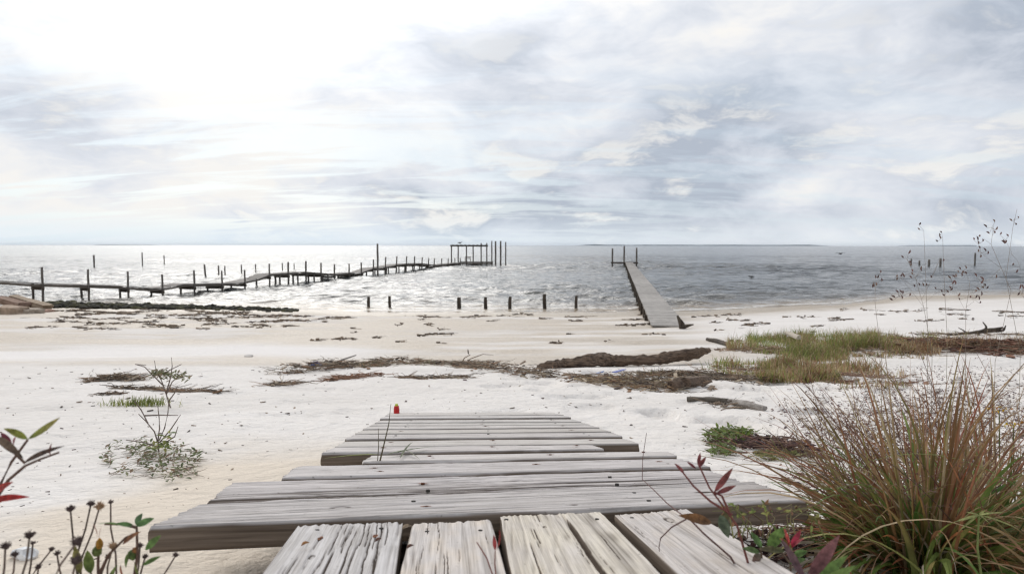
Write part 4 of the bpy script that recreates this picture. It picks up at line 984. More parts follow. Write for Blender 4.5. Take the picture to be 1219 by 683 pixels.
# ------------------------------------------------------------------ small plants on the sand
def creeper(box_, n, lsz, label, name='creeping_plant', cols=GREEN, stems=True, hgt=.03, dense=.0):
    px0, px1, py0, py1 = box_; c0 = gp((px0+px1)/2, (py0+py1)/2); root = empty(name, c0, label=label, cat='plant'); mb = MB(); ms = MB()
    k = 0
    while k < n:
        a = random.uniform(0, 6.28); rr_ = random.random()**.6; px = (px0+px1)/2+rr_*math.cos(a)*(px1-px0)/2; py = (py0+py1)/2+rr_*math.sin(a)*(py1-py0)/2
        if float(vnoise(np.array([px*.07]), np.array([py*.18]), 66)[0]) < dense: k += .15; continue
        q = gp(px, py)+(0, 0, random.uniform(.004, hgt)); a = random.uniform(0, 6.28); L_ = lsz*random.uniform(.6, 1.3)
        leaf(mb, q, q+np.array([math.cos(a), math.sin(a), random.uniform(-.1, .6)])*L_, L_*.42, np.array([random.gauss(0, .3), random.gauss(0, .3), 1]), vcol(*cols), n=4)
        if stems and random.random() < .4: twig(ms, q[0], q[1], lsz*2.2, .0009, vcol((.15, .10, .06)), q[2]-.003, rise=.1)
        k += 1
    mb.build('foliage', M_LEAF, root)
    if ms.v: ms.build('runners', M_BARK, root)
    return root
creeper((120, 250, 526, 578), 520, .020, 'low leafy creeping plant spreading round the bare shrub stem', dense=.0, cols=[(.17, .20, .09), (.13, .16, .07), (.22, .22, .12), (.24, .16, .10)])
creeper((838, 903, 519, 531), 700, .026, 'bright green low cushion plant by the right end of the boardwalk', cols=[(.16, .21, .05), (.20, .25, .06), (.12, .17, .04)], hgt=.05, dense=-.5)
creeper((842, 880, 531, 546), 150, .024, 'small round leaved creeper below the green cushion plant', cols=[(.14, .19, .05), (.18, .22, .07)], hgt=.02, dense=-.3)
creeper((880, 960, 541, 550), 110, .026, 'thin yellowish creeper trailing in front of the dark leaf heap', cols=[(.22, .21, .08), (.17, .17, .06)], hgt=.02, dense=-.3)
# tuft behind the shrub
q = gp(167, 483); mb = MB()
for _ in range(330):
    b_ = q+np.array([random.gauss(0, .10), random.gauss(0, .04), 0]); strip(mb, b_, (random.gauss(0, .5), random.gauss(0, .5), 1), random.uniform(.03, .075), .006, 4, vcol(*GREEN), 4)
tag(mb.build('grass_tuft', M_BLADE, origin=tuple(q)), 'small dense green tuft between the two bare shrubs', 'grass tuft')
def shrub(base_px, paths, leaves, label, r0=.0032, col=(.17, .13, .11), leafcol=GREEN, lsz=.028):
    q = gp(*base_px); root = empty('shrub', q, label=label, cat='shrub'); mb = MB()
    for pth in paths:
        P = [at(a, b_, q[1]+random.uniform(-.05, .05)) for a, b_ in pth]; P[0] = at(*pth[0], q[1]); tube(mb, P, [r0*(1-.75*i/len(P)) for i in range(len(P))], col, 5)
    mb.build('stems', M_BARK, root); ml = MB()
    for (px, py, sx, sy, n) in leaves:
        for _ in range(n):
            b_ = at(px+random.gauss(0, sx), py+random.gauss(0, sy), q[1]+random.gauss(0, .06)); a = random.uniform(0, 6.28)
            leaf(ml, b_, b_+np.array([math.cos(a), math.sin(a), random.uniform(-.6, .7)])*lsz*random.uniform(.6, 1.2), lsz*.36, np.array([0, -.4, 1]), vcol(*leafcol), n=4)
    if ml.v: ml.build('leaves', M_LEAF, root)
    return root
shrub((189, 538), [[(189, 538), (188.5, 528), (188.5, 520)], [(189, 530), (184, 514), (174, 502), (165, 493)], [(188.5, 522), (190, 510), (189.5, 497), (188, 484)], [(190, 524), (196, 510), (200, 492), (201, 478)], [(190, 527), (203, 512), (211, 500), (215, 494)], [(189, 532), (208, 520), (212, 508)], [(172, 495), (190, 494.3), (212, 494.7)], [(176, 504), (168, 488), (160, 478)], [(189, 533), (172, 527), (150, 524)]],
      [(198, 519, 3, 4, 14), (190, 533, 8, 2, 40)], 'bare grey twiggy shrub standing on the sand left of the boardwalk')
shrub((203, 486), [[(203, 486), (198, 470), (194, 458), (190, 448), (187, 441)], [(198, 470), (205, 455), (214, 446), (222, 444)], [(195, 460), (182, 447), (172, 437), (161, 434), (174, 435)], [(198, 468), (203, 450), (205, 436), (204, 426)], [(192, 452), (186, 443), (184, 430)], [(201, 478), (208, 468), (211, 460)], [(190, 448), (200, 442), (216, 434)]],
      [(188, 444, 5, 3, 70), (206, 448, 8, 2.2, 60), (216, 449, 4, 1.5, 24)], 'small leafy topped shrub behind the bare one', .0045, lsz=.035, leafcol=[(.15, .16, .07), (.19, .19, .09), (.22, .16, .09)])

heap([(905, 668), (960, 655), (1015, 640), (1070, 655)], .16, 900, .035, 'dark purple brown leaf litter under the dark leaved plants by the boardwalk', twl=.035, tr_=.0012, pal=[(.11, .055, .055), (.17, .09, .08), (.06, .035, .035), (.30, .22, .18)])
root = empty('vine', gp(930, 655), label='tangled yellowish vine trailing over the right end of the longest board', cat='vine'); mb = MB(); ml = MB()
for k in range(16):
    x0 = random.uniform(872, 985); P = [(x0, 640), (x0+random.uniform(-14, 14), random.uniform(612, 622)), (x0+random.uniform(-25, 18), random.uniform(598, 612)), (x0+random.uniform(-38, 20), random.uniform(596, 614))]
    d_ = random.uniform(.86, .98); pts = [at(a, b, d_) for a, b in P]; tube(mb, pts, [.0009, .0008, .0007, .0004], vcol((.22, .22, .08), (.28, .24, .12), (.2, .12, .08)), 4)
    for _ in range(5):
        i = random.randrange(1, 4); b_ = pts[i]*(1-.4)+pts[i-1]*.4; v = RNG.normal(0, 1, 3); v /= np.linalg.norm(v); leaf(ml, b_, b_+v*random.uniform(.006, .013), .004, np.array([.2, -.6, .7]), vcol((.20, .24, .07), (.30, .30, .10), (.26, .14, .08)), n=4)
mb.build('stems', M_BLADE, root); ml.build('foliage', M_LEAF, root)
# thin stems growing up through the boardwalk, with strap leaves lying over the boards
q = up(452, 551); root = empty('weed', q, label='thin weed with strap leaves growing up through the boards', cat='weed'); mb = MB()
tube(mb, [q, at(457, 530, q[1]), at(463, 505, q[1]+.03), at(465.5, 481, q[1]+.05)], [.0022, .0018, .0014, .0008], (.12, .10, .06), 5)
tube(mb, [q+(-.005, 0, 0), at(451, 530, q[1]), at(450.5, 510, q[1])], [.0012, .001, .0006], (.14, .12, .08), 4)
mb.build('stems', M_BARK, root); mb = MB()
for (a_, b_, c_, w_, cc) in (((452, 546.5), (418, 546), (384, 551), .012, (.20, .23, .05)), ((460, 547), (480, 542), (500, 538), .007, (.13, .17, .07)), ((470, 545), (495, 539.5), (518, 536), .009, (.13, .18, .08)), ((476, 552), (484, 543), (492, 530), .006, (.12, .14, .07)), ((484, 542), (492, 548), (500, 552), .004, (.2, .2, .12))):
    A, B, C_ = up(*a_)+N*.012, up(*b_)+N*.02, up(*c_)+N*.01
    leaf(mb, A, C_, w_, N, cc, bend=.03, n=9, col2=tuple(v*.9 for v in cc), belly=.35)
mb.build('leaves', M_LEAF, root)

# ------------------------------------------------------------------ big grass clump and its neighbours
CGR = [(.11, .19, .04), (.17, .24, .06), (.09, .15, .035), (.22, .27, .07)]
CRD = [(.28, .10, .055), (.21, .08, .05), (.32, .16, .075), (.30, .20, .09)]
RED = [(.32, .13, .075), (.40, .19, .09), (.26, .10, .07), (.44, .27, .13)]
def big_clump(c, label, n_bl, n_st, spread, hgt, lean, green_w, seedn, name='grass_clump'):
    root = empty(name, c, label=label, cat='grass clump'); mb = MB()
    for _ in range(n_bl):
        a = random.uniform(0, 6.28); r_ = abs(random.gauss(0, spread*.35)); b_ = np.array([c[0]+r_*math.cos(a), c[1]+r_*math.sin(a)*.7, 0]); b_[2] = gz(b_[0], b_[1])
        g_ = random.random()
        if g_ < .62:      # broad green basal leaves
            out = random.uniform(.3, 1.5); d = np.array([math.cos(a)*out+lean, math.sin(a)*out*.7, 1.])
            strip(mb, b_, d, hgt*random.uniform(.35, .75), random.uniform(.0035, .007)*green_w*.8, random.uniform(2, 8), vcol(*CGR), 10, random.gauss(0, 1.2), vcol(*CGR, *CRD, *TAN[:1]), random.uniform(-1, 1))
        else:            # long thin reddish culms
            out = random.uniform(.05, 1.35); d = np.array([math.cos(a)*out+lean, math.sin(a)*out*.7, 1.]); c1, c2 = vcol(*CGR, *CRD[:3]), vcol(*CRD)
            if g_ > .9: c1 = c2 = vcol(*TAN)
            strip(mb, b_, d, hgt*random.uniform(.55, 1.12), random.uniform(.004, .0088), random.uniform(.4, 3.4), c1, 9, random.gauss(0, .5), c2, random.uniform(-1, 1))
    mb.build('blades', M_BLADE, root); mb = MB()
    for _ in range(int(n_bl*.45)):                               # dead, bent, curled leaves low down
        a = random.uniform(0, 6.28); r_ = abs(random.gauss(0, spread*.5)); b_ = np.array([c[0]+r_*math.cos(a), c[1]+r_*math.sin(a)*.7, 0]); b_[2] = gz(b_[0], b_[1])+.01
        strip(mb, b_, (math.cos(a), math.sin(a)*.8, random.uniform(.2, 1.0)), hgt*random.uniform(.25, .7), random.uniform(.005, .011), random.uniform(4, 9), vcol((.50, .40, .28), (.42, .27, .17), (.55, .47, .37), (.45, .18, .08)), 9, random.gauss(0, 4), None, random.uniform(-1.5, 1.5))
    mb.build('dead_leaves', M_BLADE, root); mb = MB(); ms = MB()
    for _ in range(n_st):                                        # airy seed panicles
        a = random.uniform(0, 6.28); out = random.uniform(.1, .9); b_ = np.array([c[0]+random.gauss(0, spread*.3), c[1]+random.gauss(0, spread*.25), 0]); b_[2] = gz(b_[0], b_[1])
        d = np.array([math.cos(a)*out+lean, math.sin(a)*out*.8, 1.]); d /= np.linalg.norm(d); L_ = hgt*random.uniform(.7, 1.15); P = [b_]; k = 8
        for i in range(k): d = d+np.array([math.cos(a)*.05, math.sin(a)*.05, -.03]); d /= np.linalg.norm(d); P.append(P[-1]+d*L_/k)
        sc = vcol((.22, .12, .08), (.28, .18, .10), (.18, .11, .08)); tube(mb, P, [.0013*(1-.6*i/k) for i in range(k+1)], sc, 4, False)
        for _j in range(seedn):
            f = random.uniform(.45, 1.0)*k; i = min(int(f), k-1); s_ = P[i]+(P[i+1]-P[i])*(f-i); v = np.array([random.gauss(0, 1), random.gauss(0, 1), random.gauss(.4, .7)]); v /= np.linalg.norm(v); bl = random.uniform(.015, .065)*(1.3-f/k)*hgt/.4
            e_ = s_+v*bl; tube(mb, [s_, (s_+e_)/2+np.array([0, 0, .003]), e_], [.0004, .0003, .0003], sc, 3, False)
            for _k in range(1):
                e2 = e_+RNG.normal(0, .006, 3); leaf(ms, e2, e2+v*random.uniform(.003, .006), .0022, np.array([.3, -1, .3]), vcol((.22, .11, .10), (.16, .08, .085), (.30, .20, .14)), n=2)
    mb.build('seed_stalks', M_BLADE, root); ms.build('seeds', M_BLADE, root)
    return root
def gxy(x, y): return np.array([x, y, gz(x, y)])
big_clump(gxy(.76, 1.22), 'big reddish green clump of arching grass with airy seed heads beside the boardwalk', 640, 30, .19, .41, -.05, 2.9, 10)
big_clump(gxy(1.02, 1.42), 'greener grass clump crowding behind the big reddish clump at the right edge', 210, 16, .16, .38, .02, 2.8, 10)
big_clump(gxy(.93, 1.02), 'short broad bladed green grass clump at the bottom right corner', 120, 3, .14, .26, .03, 3.2, 8)
big_clump(gxy(.98, 1.95), 'thin purplish seed grass standing behind the big clump', 26, 36, .32, .32, 0, 1.0, 34)
big_clump(gxy(1.35, 2.15), 'sparse purple seed grass farthest right behind the big clump', 22, 34, .32, .32, 0, 1.0, 34)
for k, (x, y, a, L_, w_, dr, c1, c2, lb) in enumerate((
    (.70, 1.06, 2.9, .42, .011, 5.5, (.20, .25, .06), (.42, .34, .16), 'long arching green blade bending low toward the boardwalk'), (.86, 1.02, 2.6, .46, .012, 5, (.42, .28, .14), (.5, .4, .26), 'arching straw coloured dead blade low in front of the clump'),
    (.93, 1.05, .3, .40, .013, 4, (.16, .24, .07), (.22, .30, .09), 'broad green blade sweeping toward the right edge'), (.80, 1.08, 1.9, .38, .010, 2.2, (.36, .15, .07), (.45, .20, .10), 'rust red upright blade at the front of the clump'),
    (1.0, 1.1, 2.4, .50, .011, 3.2, (.17, .25, .08), (.26, .30, .10), 'tall broad green blade leaning left over the clump'), (.74, 1.12, 2.2, .36, .009, 3.5, (.50, .42, .32), (.55, .48, .38), 'pale curled dead blade hanging at the front of the clump'))):
    mb = MB(); b_ = np.array([x, y, gz(x, y)]); strip(mb, b_, (math.cos(a)*.75, math.sin(a)*.25-.15, 1), L_, w_, dr, c1, 14, .8, c2, .3); tag(mb.build('arching_grass', M_BLADE, origin=tuple(b_)), lb, 'grass blade', 'broad blades at the front of the clump')
# light yellow green bent blade with a splayed sheaf in front of the clump
mb = MB(); q = gxy(.70, .98); c_ = at(1166, 612, .98)
root = empty('sedge', (c_[0], c_[1], gz(c_[0], c_[1])), label='pale yellow green sedge with a splayed star of bracts at bottom right', cat='sedge')
tube(mb, [(c_[0]+.02, c_[1], gz(c_[0], c_[1])), c_-(0, 0, .05), c_], [.002, .0016, .0014], (.20, .24, .08), 5); mb.build('stem', M_BLADE, root); mb = MB()
for k in range(9):
    a = k*.7+.2; L9 = random.uniform(.3, .8); e_ = c_+np.array([math.cos(a)*.06*L9, random.uniform(-.04, .04), math.sin(a)*.042*L9-.01]); leaf(mb, c_, e_, .0032, np.array([.1, -.6, .8]), (.34, .36, .14), bend=.1, n=6, belly=.3)
mb.build('bracts', M_LEAF, root)

# tall airy stalks against the sea: thin stems with hanging spikelets
def spike_plant(stem, brs, d, label, n):
    q = at(*stem[0], d); g0 = gz(q[0], q[1]); root = empty('seed_stalk', (q[0], q[1], g0), label=label, cat='seed stalk', group='tall airy seed stalks at the right edge'); mb = MB(); ms = MB()
    def path(P, r_):
        pts = [at(a, b_, d+random.uniform(-.02, .02)) for a, b_ in P]; tube(mb, pts, [r_*(1-.6*i/len(pts)) for i in range(len(pts))], (.34, .27, .22), 4, False)
    path(stem, .00055); q0 = at(*stem[0], d); tube(mb, [(q0[0]+.01, q0[1], g0), q0], [.0007, .00055], (.34, .28, .2), 4, False)
    for P in brs: path(P, .0003)
    ends = [P[-1] for P in brs]
    for (x, y) in ends+[(random.choice(brs)[random.choice((1, -1))]) for _ in range(n-len(ends))]:
        x += random.uniform(-7, 7); y += random.uniform(-7, 7); b_ = at(x, y, d+random.uniform(-.03, .03)); a = random.uniform(.9, 2.6); L_ = random.uniform(.006, .012)
        leaf(ms, b_, b_+np.array([math.cos(a), random.uniform(-.3, .3), math.sin(a)])*L_, .0045, np.array([.2, -1, .2]), vcol((.16, .085, .075), (.11, .065, .06), (.22, .14, .11)), n=4, fold=.5)
        if n < 10: ms.build('spikelet', M_BLADE, root); ms = MB()
        e_ = min(ends, key=lambda e: (e[0]-x)**2+(e[1]-y)**2); tube(mb, [at(*e_, d), b_], [.0003, .0003], (.26, .2, .16), 3, False)
    mb.build('stems', M_BLADE, root)
    if ms.v: ms.build('spikelets', M_BLADE, root)
spike_plant([(1185, 430), (1204, 345), (1180, 290), (1183, 268)], [[(1180, 290), (1172, 284), (1165, 290)], [(1182, 280), (1184, 272), (1181, 270)], [(1192, 318), (1175, 306), (1168, 300)], [(1195, 325), (1205, 300), (1197, 285)], [(1200, 340), (1215, 345), (1217, 350)], [(1192, 318), (1180, 330), (1168, 335)]], 1.55, 'densest airy seed stalk, rising above the horizon near the right edge', 30)
spike_plant([(1215, 420), (1198, 330), (1206, 270), (1211, 248)], [[(1206, 270), (1209, 258), (1206, 262)], [(1203, 300), (1212, 310), (1215, 318)]], 1.6, 'tallest thin faint stalk at the very right edge', 5)
spike_plant([(1105, 400), (1103, 350), (1101, 300), (1100, 276)], [[(1100, 276), (1100, 275), (1100, 274)], [(1102, 335), (1094, 326), (1090, 330)], [(1103, 350), (1098, 345), (1108, 338)]], 1.7, 'straight hair thin stalk with one seed head above the horizon', 9)
spike_plant([(1128, 400), (1125, 350), (1123, 300), (1122.5, 284)], [[(1122.5, 284), (1122.5, 283), (1122, 282)], [(1124, 330), (1130, 335), (1135, 328)]], 1.7, 'second hair thin stalk with a single seed just above the horizon', 7)
spike_plant([(1110, 420), (1100, 365), (1090, 330)], [[(1100, 365), (1085, 345), (1072, 330)], [(1098, 355), (1108, 335), (1118, 310)], [(1095, 345), (1078, 350), (1070, 352)], [(1100, 360), (1115, 348), (1128, 345)], [(1090, 330), (1086, 318), (1080, 308)]], 1.6, 'spreading seed stalk left of the two single seeds', 24)
spike_plant([(1050, 430), (1042, 360), (1042, 335)], [[(1042, 345), (1046, 333), (1045, 328)], [(1042, 340), (1040, 336), (1040, 335)]], 1.7, 'shortest seed stalk, standing farthest left against the water', 7)
spike_plant([(1150, 430), (1150, 370), (1155, 335)], [[(1150, 370), (1142, 355), (1135, 338)], [(1153, 350), (1165, 345), (1172, 338)], [(1155, 335), (1150, 325), (1146, 322)], [(1150, 365), (1160, 358), (1155, 352)]], 1.6, 'seed stalk with reddish flecks between the single seeds and the densest stalk', 22)
# small yellow flowers at the right edge
for k, (px, py, lb) in enumerate(((1190, 486, 'yellow orange flower spray at the right edge, upper of two'), (1207, 505, 'yellow flower spray at the right edge, lower of two'))):
    d = 1.35; q = at(px, py, d); g0 = gz(q[0]+.02, d); root = empty('flower', (q[0]+.02, d, g0), label=lb, cat='flower', group='yellow flowers at the right edge'); mb = MB(); tube(mb, [(q[0]+.02, d, g0), q+(.005, 0, -.1), q], [.0018, .0014, .001], (.16, .17, .06), 5); mb.build('stem', M_BLADE, root); mb = MB()
    for _ in range(16):
        b_ = q+np.array([random.uniform(-.018, .018), random.uniform(-.01, .01), random.uniform(-.004, .006)]); v = RNG.normal(0, 1, 3); v /= np.linalg.norm(v); leaf(mb, b_, b_+v*.007, .004, np.array([.1, -.5, .8]), vcol((.65, .38, .03), (.6, .45, .05), (.5, .2, .03)), n=3)
    mb.build('petals', M_LEAF, root)

# ------------------------------------------------------------------ close plants at the bottom
def stems(mb, P, d, r_, col, dd=0.0):
    pts = [at(a, b_, d+dd*i) for i, (a, b_) in enumerate(P)]; tube(mb, pts, [r_*(1-.45*i/len(pts)) for i in range(len(pts))], col, 6); return pts
def to_ground(mb, p, r_, col): tube(mb, [(p[0]+.005, p[1], gz(p[0], p[1])-.01), p], [r_*1.2, r_], col, 6)
UPC = np.array([0, -.75, .65])
# dry flower heads, bottom left
HD = [(6.5, 651, 6, .60, (2, 700)), (35.7, 637.5, 6, .60, (22, 700)), (18, 660, 4, .66, (10, 700)), (39.5, 646.5, 3, .7, (32, 700)), (62, 654, 3.5, .7, (30, 700)), (68, 659, 4, .68, (78, 700)), (84, 606, 5, .68, (93, 690)), (108.5, 600, 4.5, .70, (92, 660)), (119, 603, 6, .70, (96, 668)), (132, 598, 3.2, .75, (138, 660)), (92, 645, 7, .55, (60, 700)), (91, 668, 7, .55, (84, 700)), (105, 672, 4, .7, (108, 700)), (129, 663, 3.5, .7, (120, 700)), (167, 650, 4, .7, (160, 700)), (209.6, 661, 3.8, .72, (183, 700)), (173, 663, 3.4, .7, (165, 700)), (135, 650, 5, .68, (128, 700)), (46, 675, 4, .7, (45, 700))]
LB = ['largest blurred dry seed head at the bottom left corner', 'tall dry seed head, second large one from the left corner', 'small dark seed head low between the two large left ones', 'tiny seed head just under the second large one', 'small seed head on a stem leaning right from the corner', 'small seed head on a stem leaning left beside the blurred pair', 'dark seed head on a straight upright stem, tallest of the left group', 'dark seed head leaning right, touching the tan one', 'tan fluffy seed head, brownest and highest of the group', 'tiny pale seed head right of the tan fluffy one', 'big soft blurred brown seed head, upper of the close pair', 'big soft blurred brown seed head, lower of the close pair', 'small seed head low beside the blurred pair', 'small seed head below the yellow bud', 'round seed head under the green leaves', 'seed head on a long stem leaning far right toward the boards', 'small seed head just below the round one under the leaves', 'rusty ragged seed head right of the yellow bud', 'small seed head at the bottom edge near the corner']
for (px, py, r_, d, bs), lb in zip(HD, LB):
    q = at(px, py, d); b_ = at(*bs, d); root = empty('dry_flower', (b_[0], b_[1], gz(b_[0], b_[1])), label=lb, cat='dry flower', group='dry flower heads at the bottom left'); mb = MB()
    mid_ = (q+b_)/2+np.array([random.uniform(-.003, .003), 0, 0]); sc = vcol((.15, .11, .09), (.12, .09, .07)); tube(mb, [(b_[0], b_[1], gz(b_[0], b_[1])-.01), b_, mid_, q], [.0012, .001, .0009, .0008], sc, 6); mb.build('stem', M_BARK, root); mb = MB()
    rr_ = r_/813*d*1.05; tan2 = (px in (119, 135)); hc = (.30, .19, .11) if tan2 else (.075, .05, .045)
    blob(mb, q, rr_*.72, hc, .3, int(px), (1, 1, .8))
    for _ in range(46):
        v = RNG.normal(0, 1, 3); v[2] = abs(v[2])*.9-.2; v /= np.linalg.norm(v); tube(mb, [q+v*rr_*.5, q+v*rr_*random.uniform(.95, 1.25)], [rr_*.11, rr_*.04], vcol(hc, tuple(c*1.6 for c in hc)), 3)
    mb.build('seed_head', M_BARK, root)
# leafy stem with a yellow bud and green leaves
def leafy(name, stem_paths, lv, d, label, cat='plant', col=(.13, .08, .06), r_=.0016, group=None, buds=()):
    q = at(*stem_paths[0][0], d); root = empty(name, (q[0], q[1], gz(q[0], q[1])), label=label, cat=cat, group=group); mb = MB()
    for P in stem_paths:
        pts = stems(mb, P, d, r_, col)
        if P is stem_paths[0]: to_ground(mb, pts[0], r_, col)
    mb.build('stems', M_BARK, root)
    for (a, b_, w_, c1, c2) in lv:
        ml = MB(); A = at(*a, d+random.uniform(-.005, .005)); B = at(*b_, d+random.uniform(-.03, .01)); leaf(ml, A, B, w_/813*d, UPC+np.array([random.uniform(-.3, .3), 0, random.uniform(-.2, .2)]), c1, bend=random.uniform(-.08, .12), col2=c2, n=9, fold=.22); ml.build('leaf', M_LEAF, root)
    for (px, py, rr_, c1) in buds:
        ml = MB(); blob(ml, at(px, py, d), rr_/813*d, c1, .25, int(px), (1, 1, 1.3)); ml.build('bud', M_LEAF, root)
    return root
G_, RD, DR, YG = (.11, .20, .07), (.42, .045, .035), (.13, .035, .04), (.26, .26, .06)
leafy('leafy_weed', [[(158, 700), (164, 660), (163, 628)], [(163, 628), (145, 624), (125, 624)], [(118, 700), (117, 672), (118, 646)], [(115, 690), (130, 660), (150, 640), (165, 634)]],
      [((162, 626), (184, 617), 9, G_, (.12, .22, .08)), ((162, 625), (170, 611), 9, (.13, .22, .1), (.12, .2, .1)), ((160, 626), (137, 624), 7, G_, G_), ((140, 626), (118, 624), 10, (.14, .24, .08), (.18, .26, .1)), ((170, 673), (192, 662), 6, (.10, .17, .05), (.12, .19, .06)), ((173, 655), (192, 637), 9, (.10, .18, .05), (.16, .24, .08)), ((146, 648), (168, 633), 8, (.25, .10, .05), (.3, .15, .08)), ((116, 640), (111, 624), 5, (.3, .08, .05), (.32, .1, .06)), ((118, 640), (121, 626), 4, (.3, .06, .05), (.3, .08, .06)),
       ((95, 683), (90, 650), 14, (.16, .15, .05), (.2, .18, .06)), ((108, 683), (104, 655), 12, (.10, .14, .04), (.14, .18, .05)), ((150, 676), (157, 655), 9, (.11, .17, .05), (.13, .2, .06)), ((166, 683), (160, 668), 9, (.16, .2, .05), (.2, .2, .07)), ((128, 700), (140, 672), 8, (.12, .18, .05), (.14, .18, .06)), ((150, 690), (144, 672), 7, (.3, .1, .06), (.3, .14, .08))],
      .68, 'leafy weed with green and reddish leaves and a yellow bud beside the dry heads', buds=((118.5, 647, 4.5, (.60, .33, .06)), (116, 656, 5.5, (.16, .2, .06)), (157, 661, 5, (.14, .2, .06)), (161, 655, 3, (.4, .2, .08))))
# branch with red and yellow green leaves at the left edge
leafy('red_leaf_plant', [[(-22, 640), (0, 578), (14, 550), (33, 524)], [(-6, 596), (10, 572), (30, 555), (48, 547), (70, 539)], [(0, 527), (15, 537), (30, 552)]],
      [((33, 523), (4, 510.5), 9, (.20, .23, .05), (.26, .25, .06)), ((33, 523), (72, 497), 10, (.20, .24, .05), (.32, .26, .07)), ((14, 531), (1, 515), 7, (.22, .05, .07), (.22, .06, .08)), ((16, 530), (19, 520), 6, (.25, .06, .07), (.25, .05, .06)), ((-4, 520), (28, 546), 9, (.16, .11, .07), (.10, .07, .05)), ((28, 552), (77, 531), 7, (.12, .08, .06), (.08, .05, .04)), ((-14, 598), (36, 592), 9, RD, (.35, .03, .03)), ((-8, 590), (16, 574), 10, RD, (.3, .04, .03)), ((-10, 602), (4, 597), 11, (.45, .07, .04), RD), ((60, 542), (62, 527), 4, (.2, .05, .04), (.15, .04, .04))],
      .62, 'branch with scarlet and yellow green leaves reaching in from the left edge')
# dark red sapling in front of the boards
leafy('red_sapling', [[(905, 720), (893, 676), (878, 625), (860, 600), (845, 580), (832, 552)], [(872, 612), (846, 596), (826, 578), (812, 560)], [(868, 608), (860, 590), (853, 586)], [(853, 588), (852, 586), (851, 584)]],
      [((831, 553), (834, 538), 4.5, DR, (.18, .05, .05)), ((832, 556), (841, 543), 5, DR, (.2, .06, .05)), ((829, 557), (818, 549), 4.5, DR, (.15, .04, .04)), ((815, 563), (803, 551), 5, (.2, .06, .06), (.16, .05, .05)), ((851, 585), (873, 556), 7.5, (.22, .06, .06), (.16, .06, .05)), ((853, 587), (877, 577), 6, DR, (.2, .07, .06)), ((848, 622), (808, 613), 12, (.13, .07, .035), (.17, .08, .03)), ((856, 628), (872, 602), 9, (.12, .11, .05), (.14, .12, .06)), ((858, 612), (868, 640), 13, (.10, .13, .08), (.14, .17, .11))],
      .78, 'dark red leaved sapling standing in front of the boards right of centre', col=(.17, .06, .05))
leafy('red_green_plant', [[(942, 710), (942, 680), (941, 655)], [(910, 710), (909, 680), (906, 650)], [(941, 670), (930, 655), (918, 650)]],
      [((941, 652), (933, 627), 7, (.38, .05, .05), (.42, .09, .07)), ((941, 652), (954, 630), 7, (.34, .03, .06), (.35, .05, .07)), ((942, 652), (958, 640), 7, (.3, .04, .06), (.32, .05, .06)), ((940, 650), (930, 640), 8, RD, RD), ((944, 655), (928, 640), 7, (.28, .30, .07), (.3, .3, .08)), ((914, 652), (936, 626), 14, (.12, .20, .05), (.15, .24, .07)), ((908, 652), (894, 632), 9, (.08, .14, .05), (.10, .17, .06)), ((905, 656), (884, 652), 8, (.10, .16, .06), (.14, .2, .08)), ((935, 655), (903, 653), 9, (.12, .14, .06), (.14, .11, .07)), ((905, 658), (896, 672), 9, (.14, .13, .09), (.2, .1, .09)), ((945, 660), (962, 655), 8, (.12, .2, .06), (.14, .24, .08)), ((940, 670), (960, 664), 7, (.1, .17, .05), (.12, .19, .06)), ((880, 628), (882, 640), 5, (.12, .17, .06), (.14, .18, .07))],
      .80, 'low plant with a bright red leaf tuft over green leaves, bottom centre right', col=(.14, .10, .07))
leafy('dark_leaf_plant', [[(968, 720), (966, 700), (964, 682)]],
      [((962, 690), (1000, 636), 15, (.10, .045, .05), (.20, .09, .09)), ((960, 690), (930, 640), 14, (.09, .05, .06), (.13, .08, .08)), ((965, 696), (1010, 660), 13, (.10, .17, .05), (.14, .22, .06)), ((970, 700), (1020, 672), 12, (.12, .18, .05), (.16, .24, .07))],
      .62, 'close blurred plant with large maroon leaves at the bottom edge', col=(.14, .07, .06))
leafy('red_shoot', [[(592, 700), (589.5, 670), (590, 655)], [(589, 690), (580, 664), (568, 645)]], [((590, 655), (588, 636), 5, (.35, .07, .07), (.25, .04, .04)), ((591, 656), (595, 630), 6, (.22, .03, .03), (.18, .02, .02))], .70, 'tiny red shoot poking up between two near boards', col=(.25, .12, .10), r_=.0009)
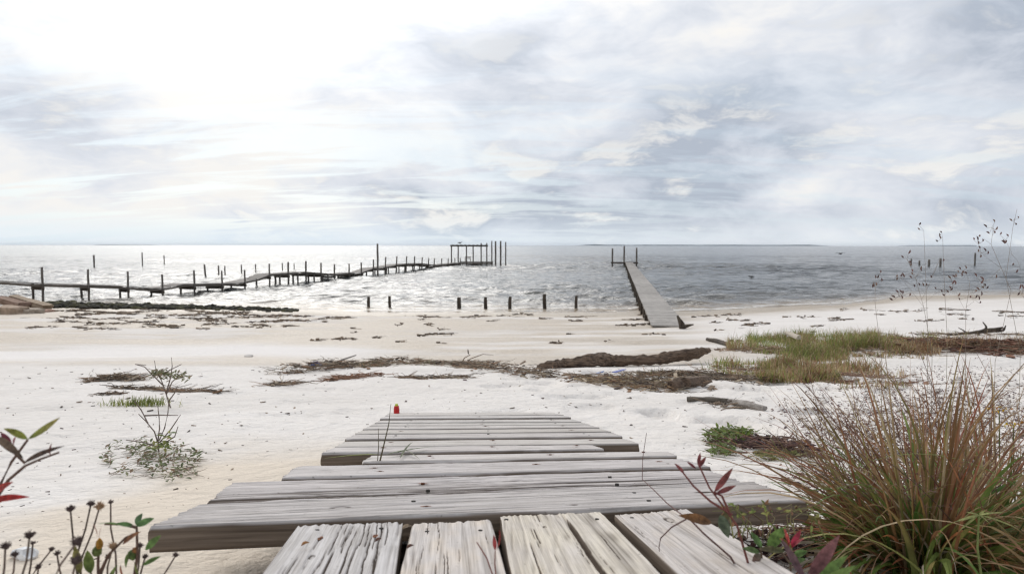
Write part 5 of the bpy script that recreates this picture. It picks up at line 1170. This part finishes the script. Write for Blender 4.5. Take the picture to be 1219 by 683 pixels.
# bare curved twig over the boards
mb = MB(); q = up(765, 575); pts = [at(770, 515, 1.15), at(765.5, 545, 1.12), at(765, 570, 1.08), at(778, 582, 1.0), at(794, 598, .94), at(812, 612, .86), at(822, 618, .80), at(838, 634, .78), at(870, 662, .78), at(905, 720, .78)]
tube(mb, pts, [.0005, .0006, .0007, .0008, .0009, .001, .0011, .0012, .0013, .0014], (.14, .085, .075), 5); 
tube(mb, [at(818, 617, .79), at(800, 627, .79), at(787, 640, .79), at(785, 650, .79), at(785.5, 656, .79)], [.001, .0009, .0008, .0007, .0004], (.14, .085, .075), 5)
tag(mb.build('bare_twig', M_BARK), 'thin bare curved twig hanging over the near boards', 'twig')
# dead leaf scraps on the near boards and in the gaps
for k, (px, py, L_, cc, lb) in enumerate(((364, 652, 11, (.34, .17, .07), 'small orange brown leaf scrap on the leftmost near board'), (451, 647, 9, (.14, .07, .05), 'dark dead leaf scrap near the right side of the leftmost near board'), (485, 632, 13, (.34, .26, .18), 'curled tan leaf wedged in the gap after the leftmost near board'), (489, 655, 9, (.12, .06, .045), 'dark leaf lower in the gap after the leftmost near board'))):
    A = up(px-L_*.5, py)+N*.002; B = up(px+L_*.5, py-2)+N*.004; mb = MB(); leaf(mb, A, B, np.linalg.norm(B-A)*.5, N+np.array([.2, -.2, 0]), cc, bend=.25, fold=.5, n=6, col2=tuple(c*.8 for c in cc))
    tag(mb.build('leaf_scrap', M_LEAF, origin=tuple(A)), lb, 'leaf', 'leaf scraps on the near boards')

# ------------------------------------------------------------------ sea air
def haze_box():
    mb = MB(); box(mb, (0, 7000, 24.5-30), np.eye(3), (16000, 10000, 34.5), (1, 1, 1)); m_ = bpy.data.materials.new('haze'); m_.use_nodes = True; t_ = NT(m_.node_tree); t_.n.remove(t_.n['Principled BSDF'])
    v_ = t_.add('ShaderNodeVolumePrincipled', ins={'Color': (.86, .92, 1.0, 1), 'Density': 3e-5}); t_.l.new(v_.outputs[0], t_.n['Material Output'].inputs['Volume'])
    o_ = raw_mesh('haze', mb.v, mb.f, m_); return tag(o_, 'pale sea haze over the far water', 'haze', kind='stuff')
haze_box()
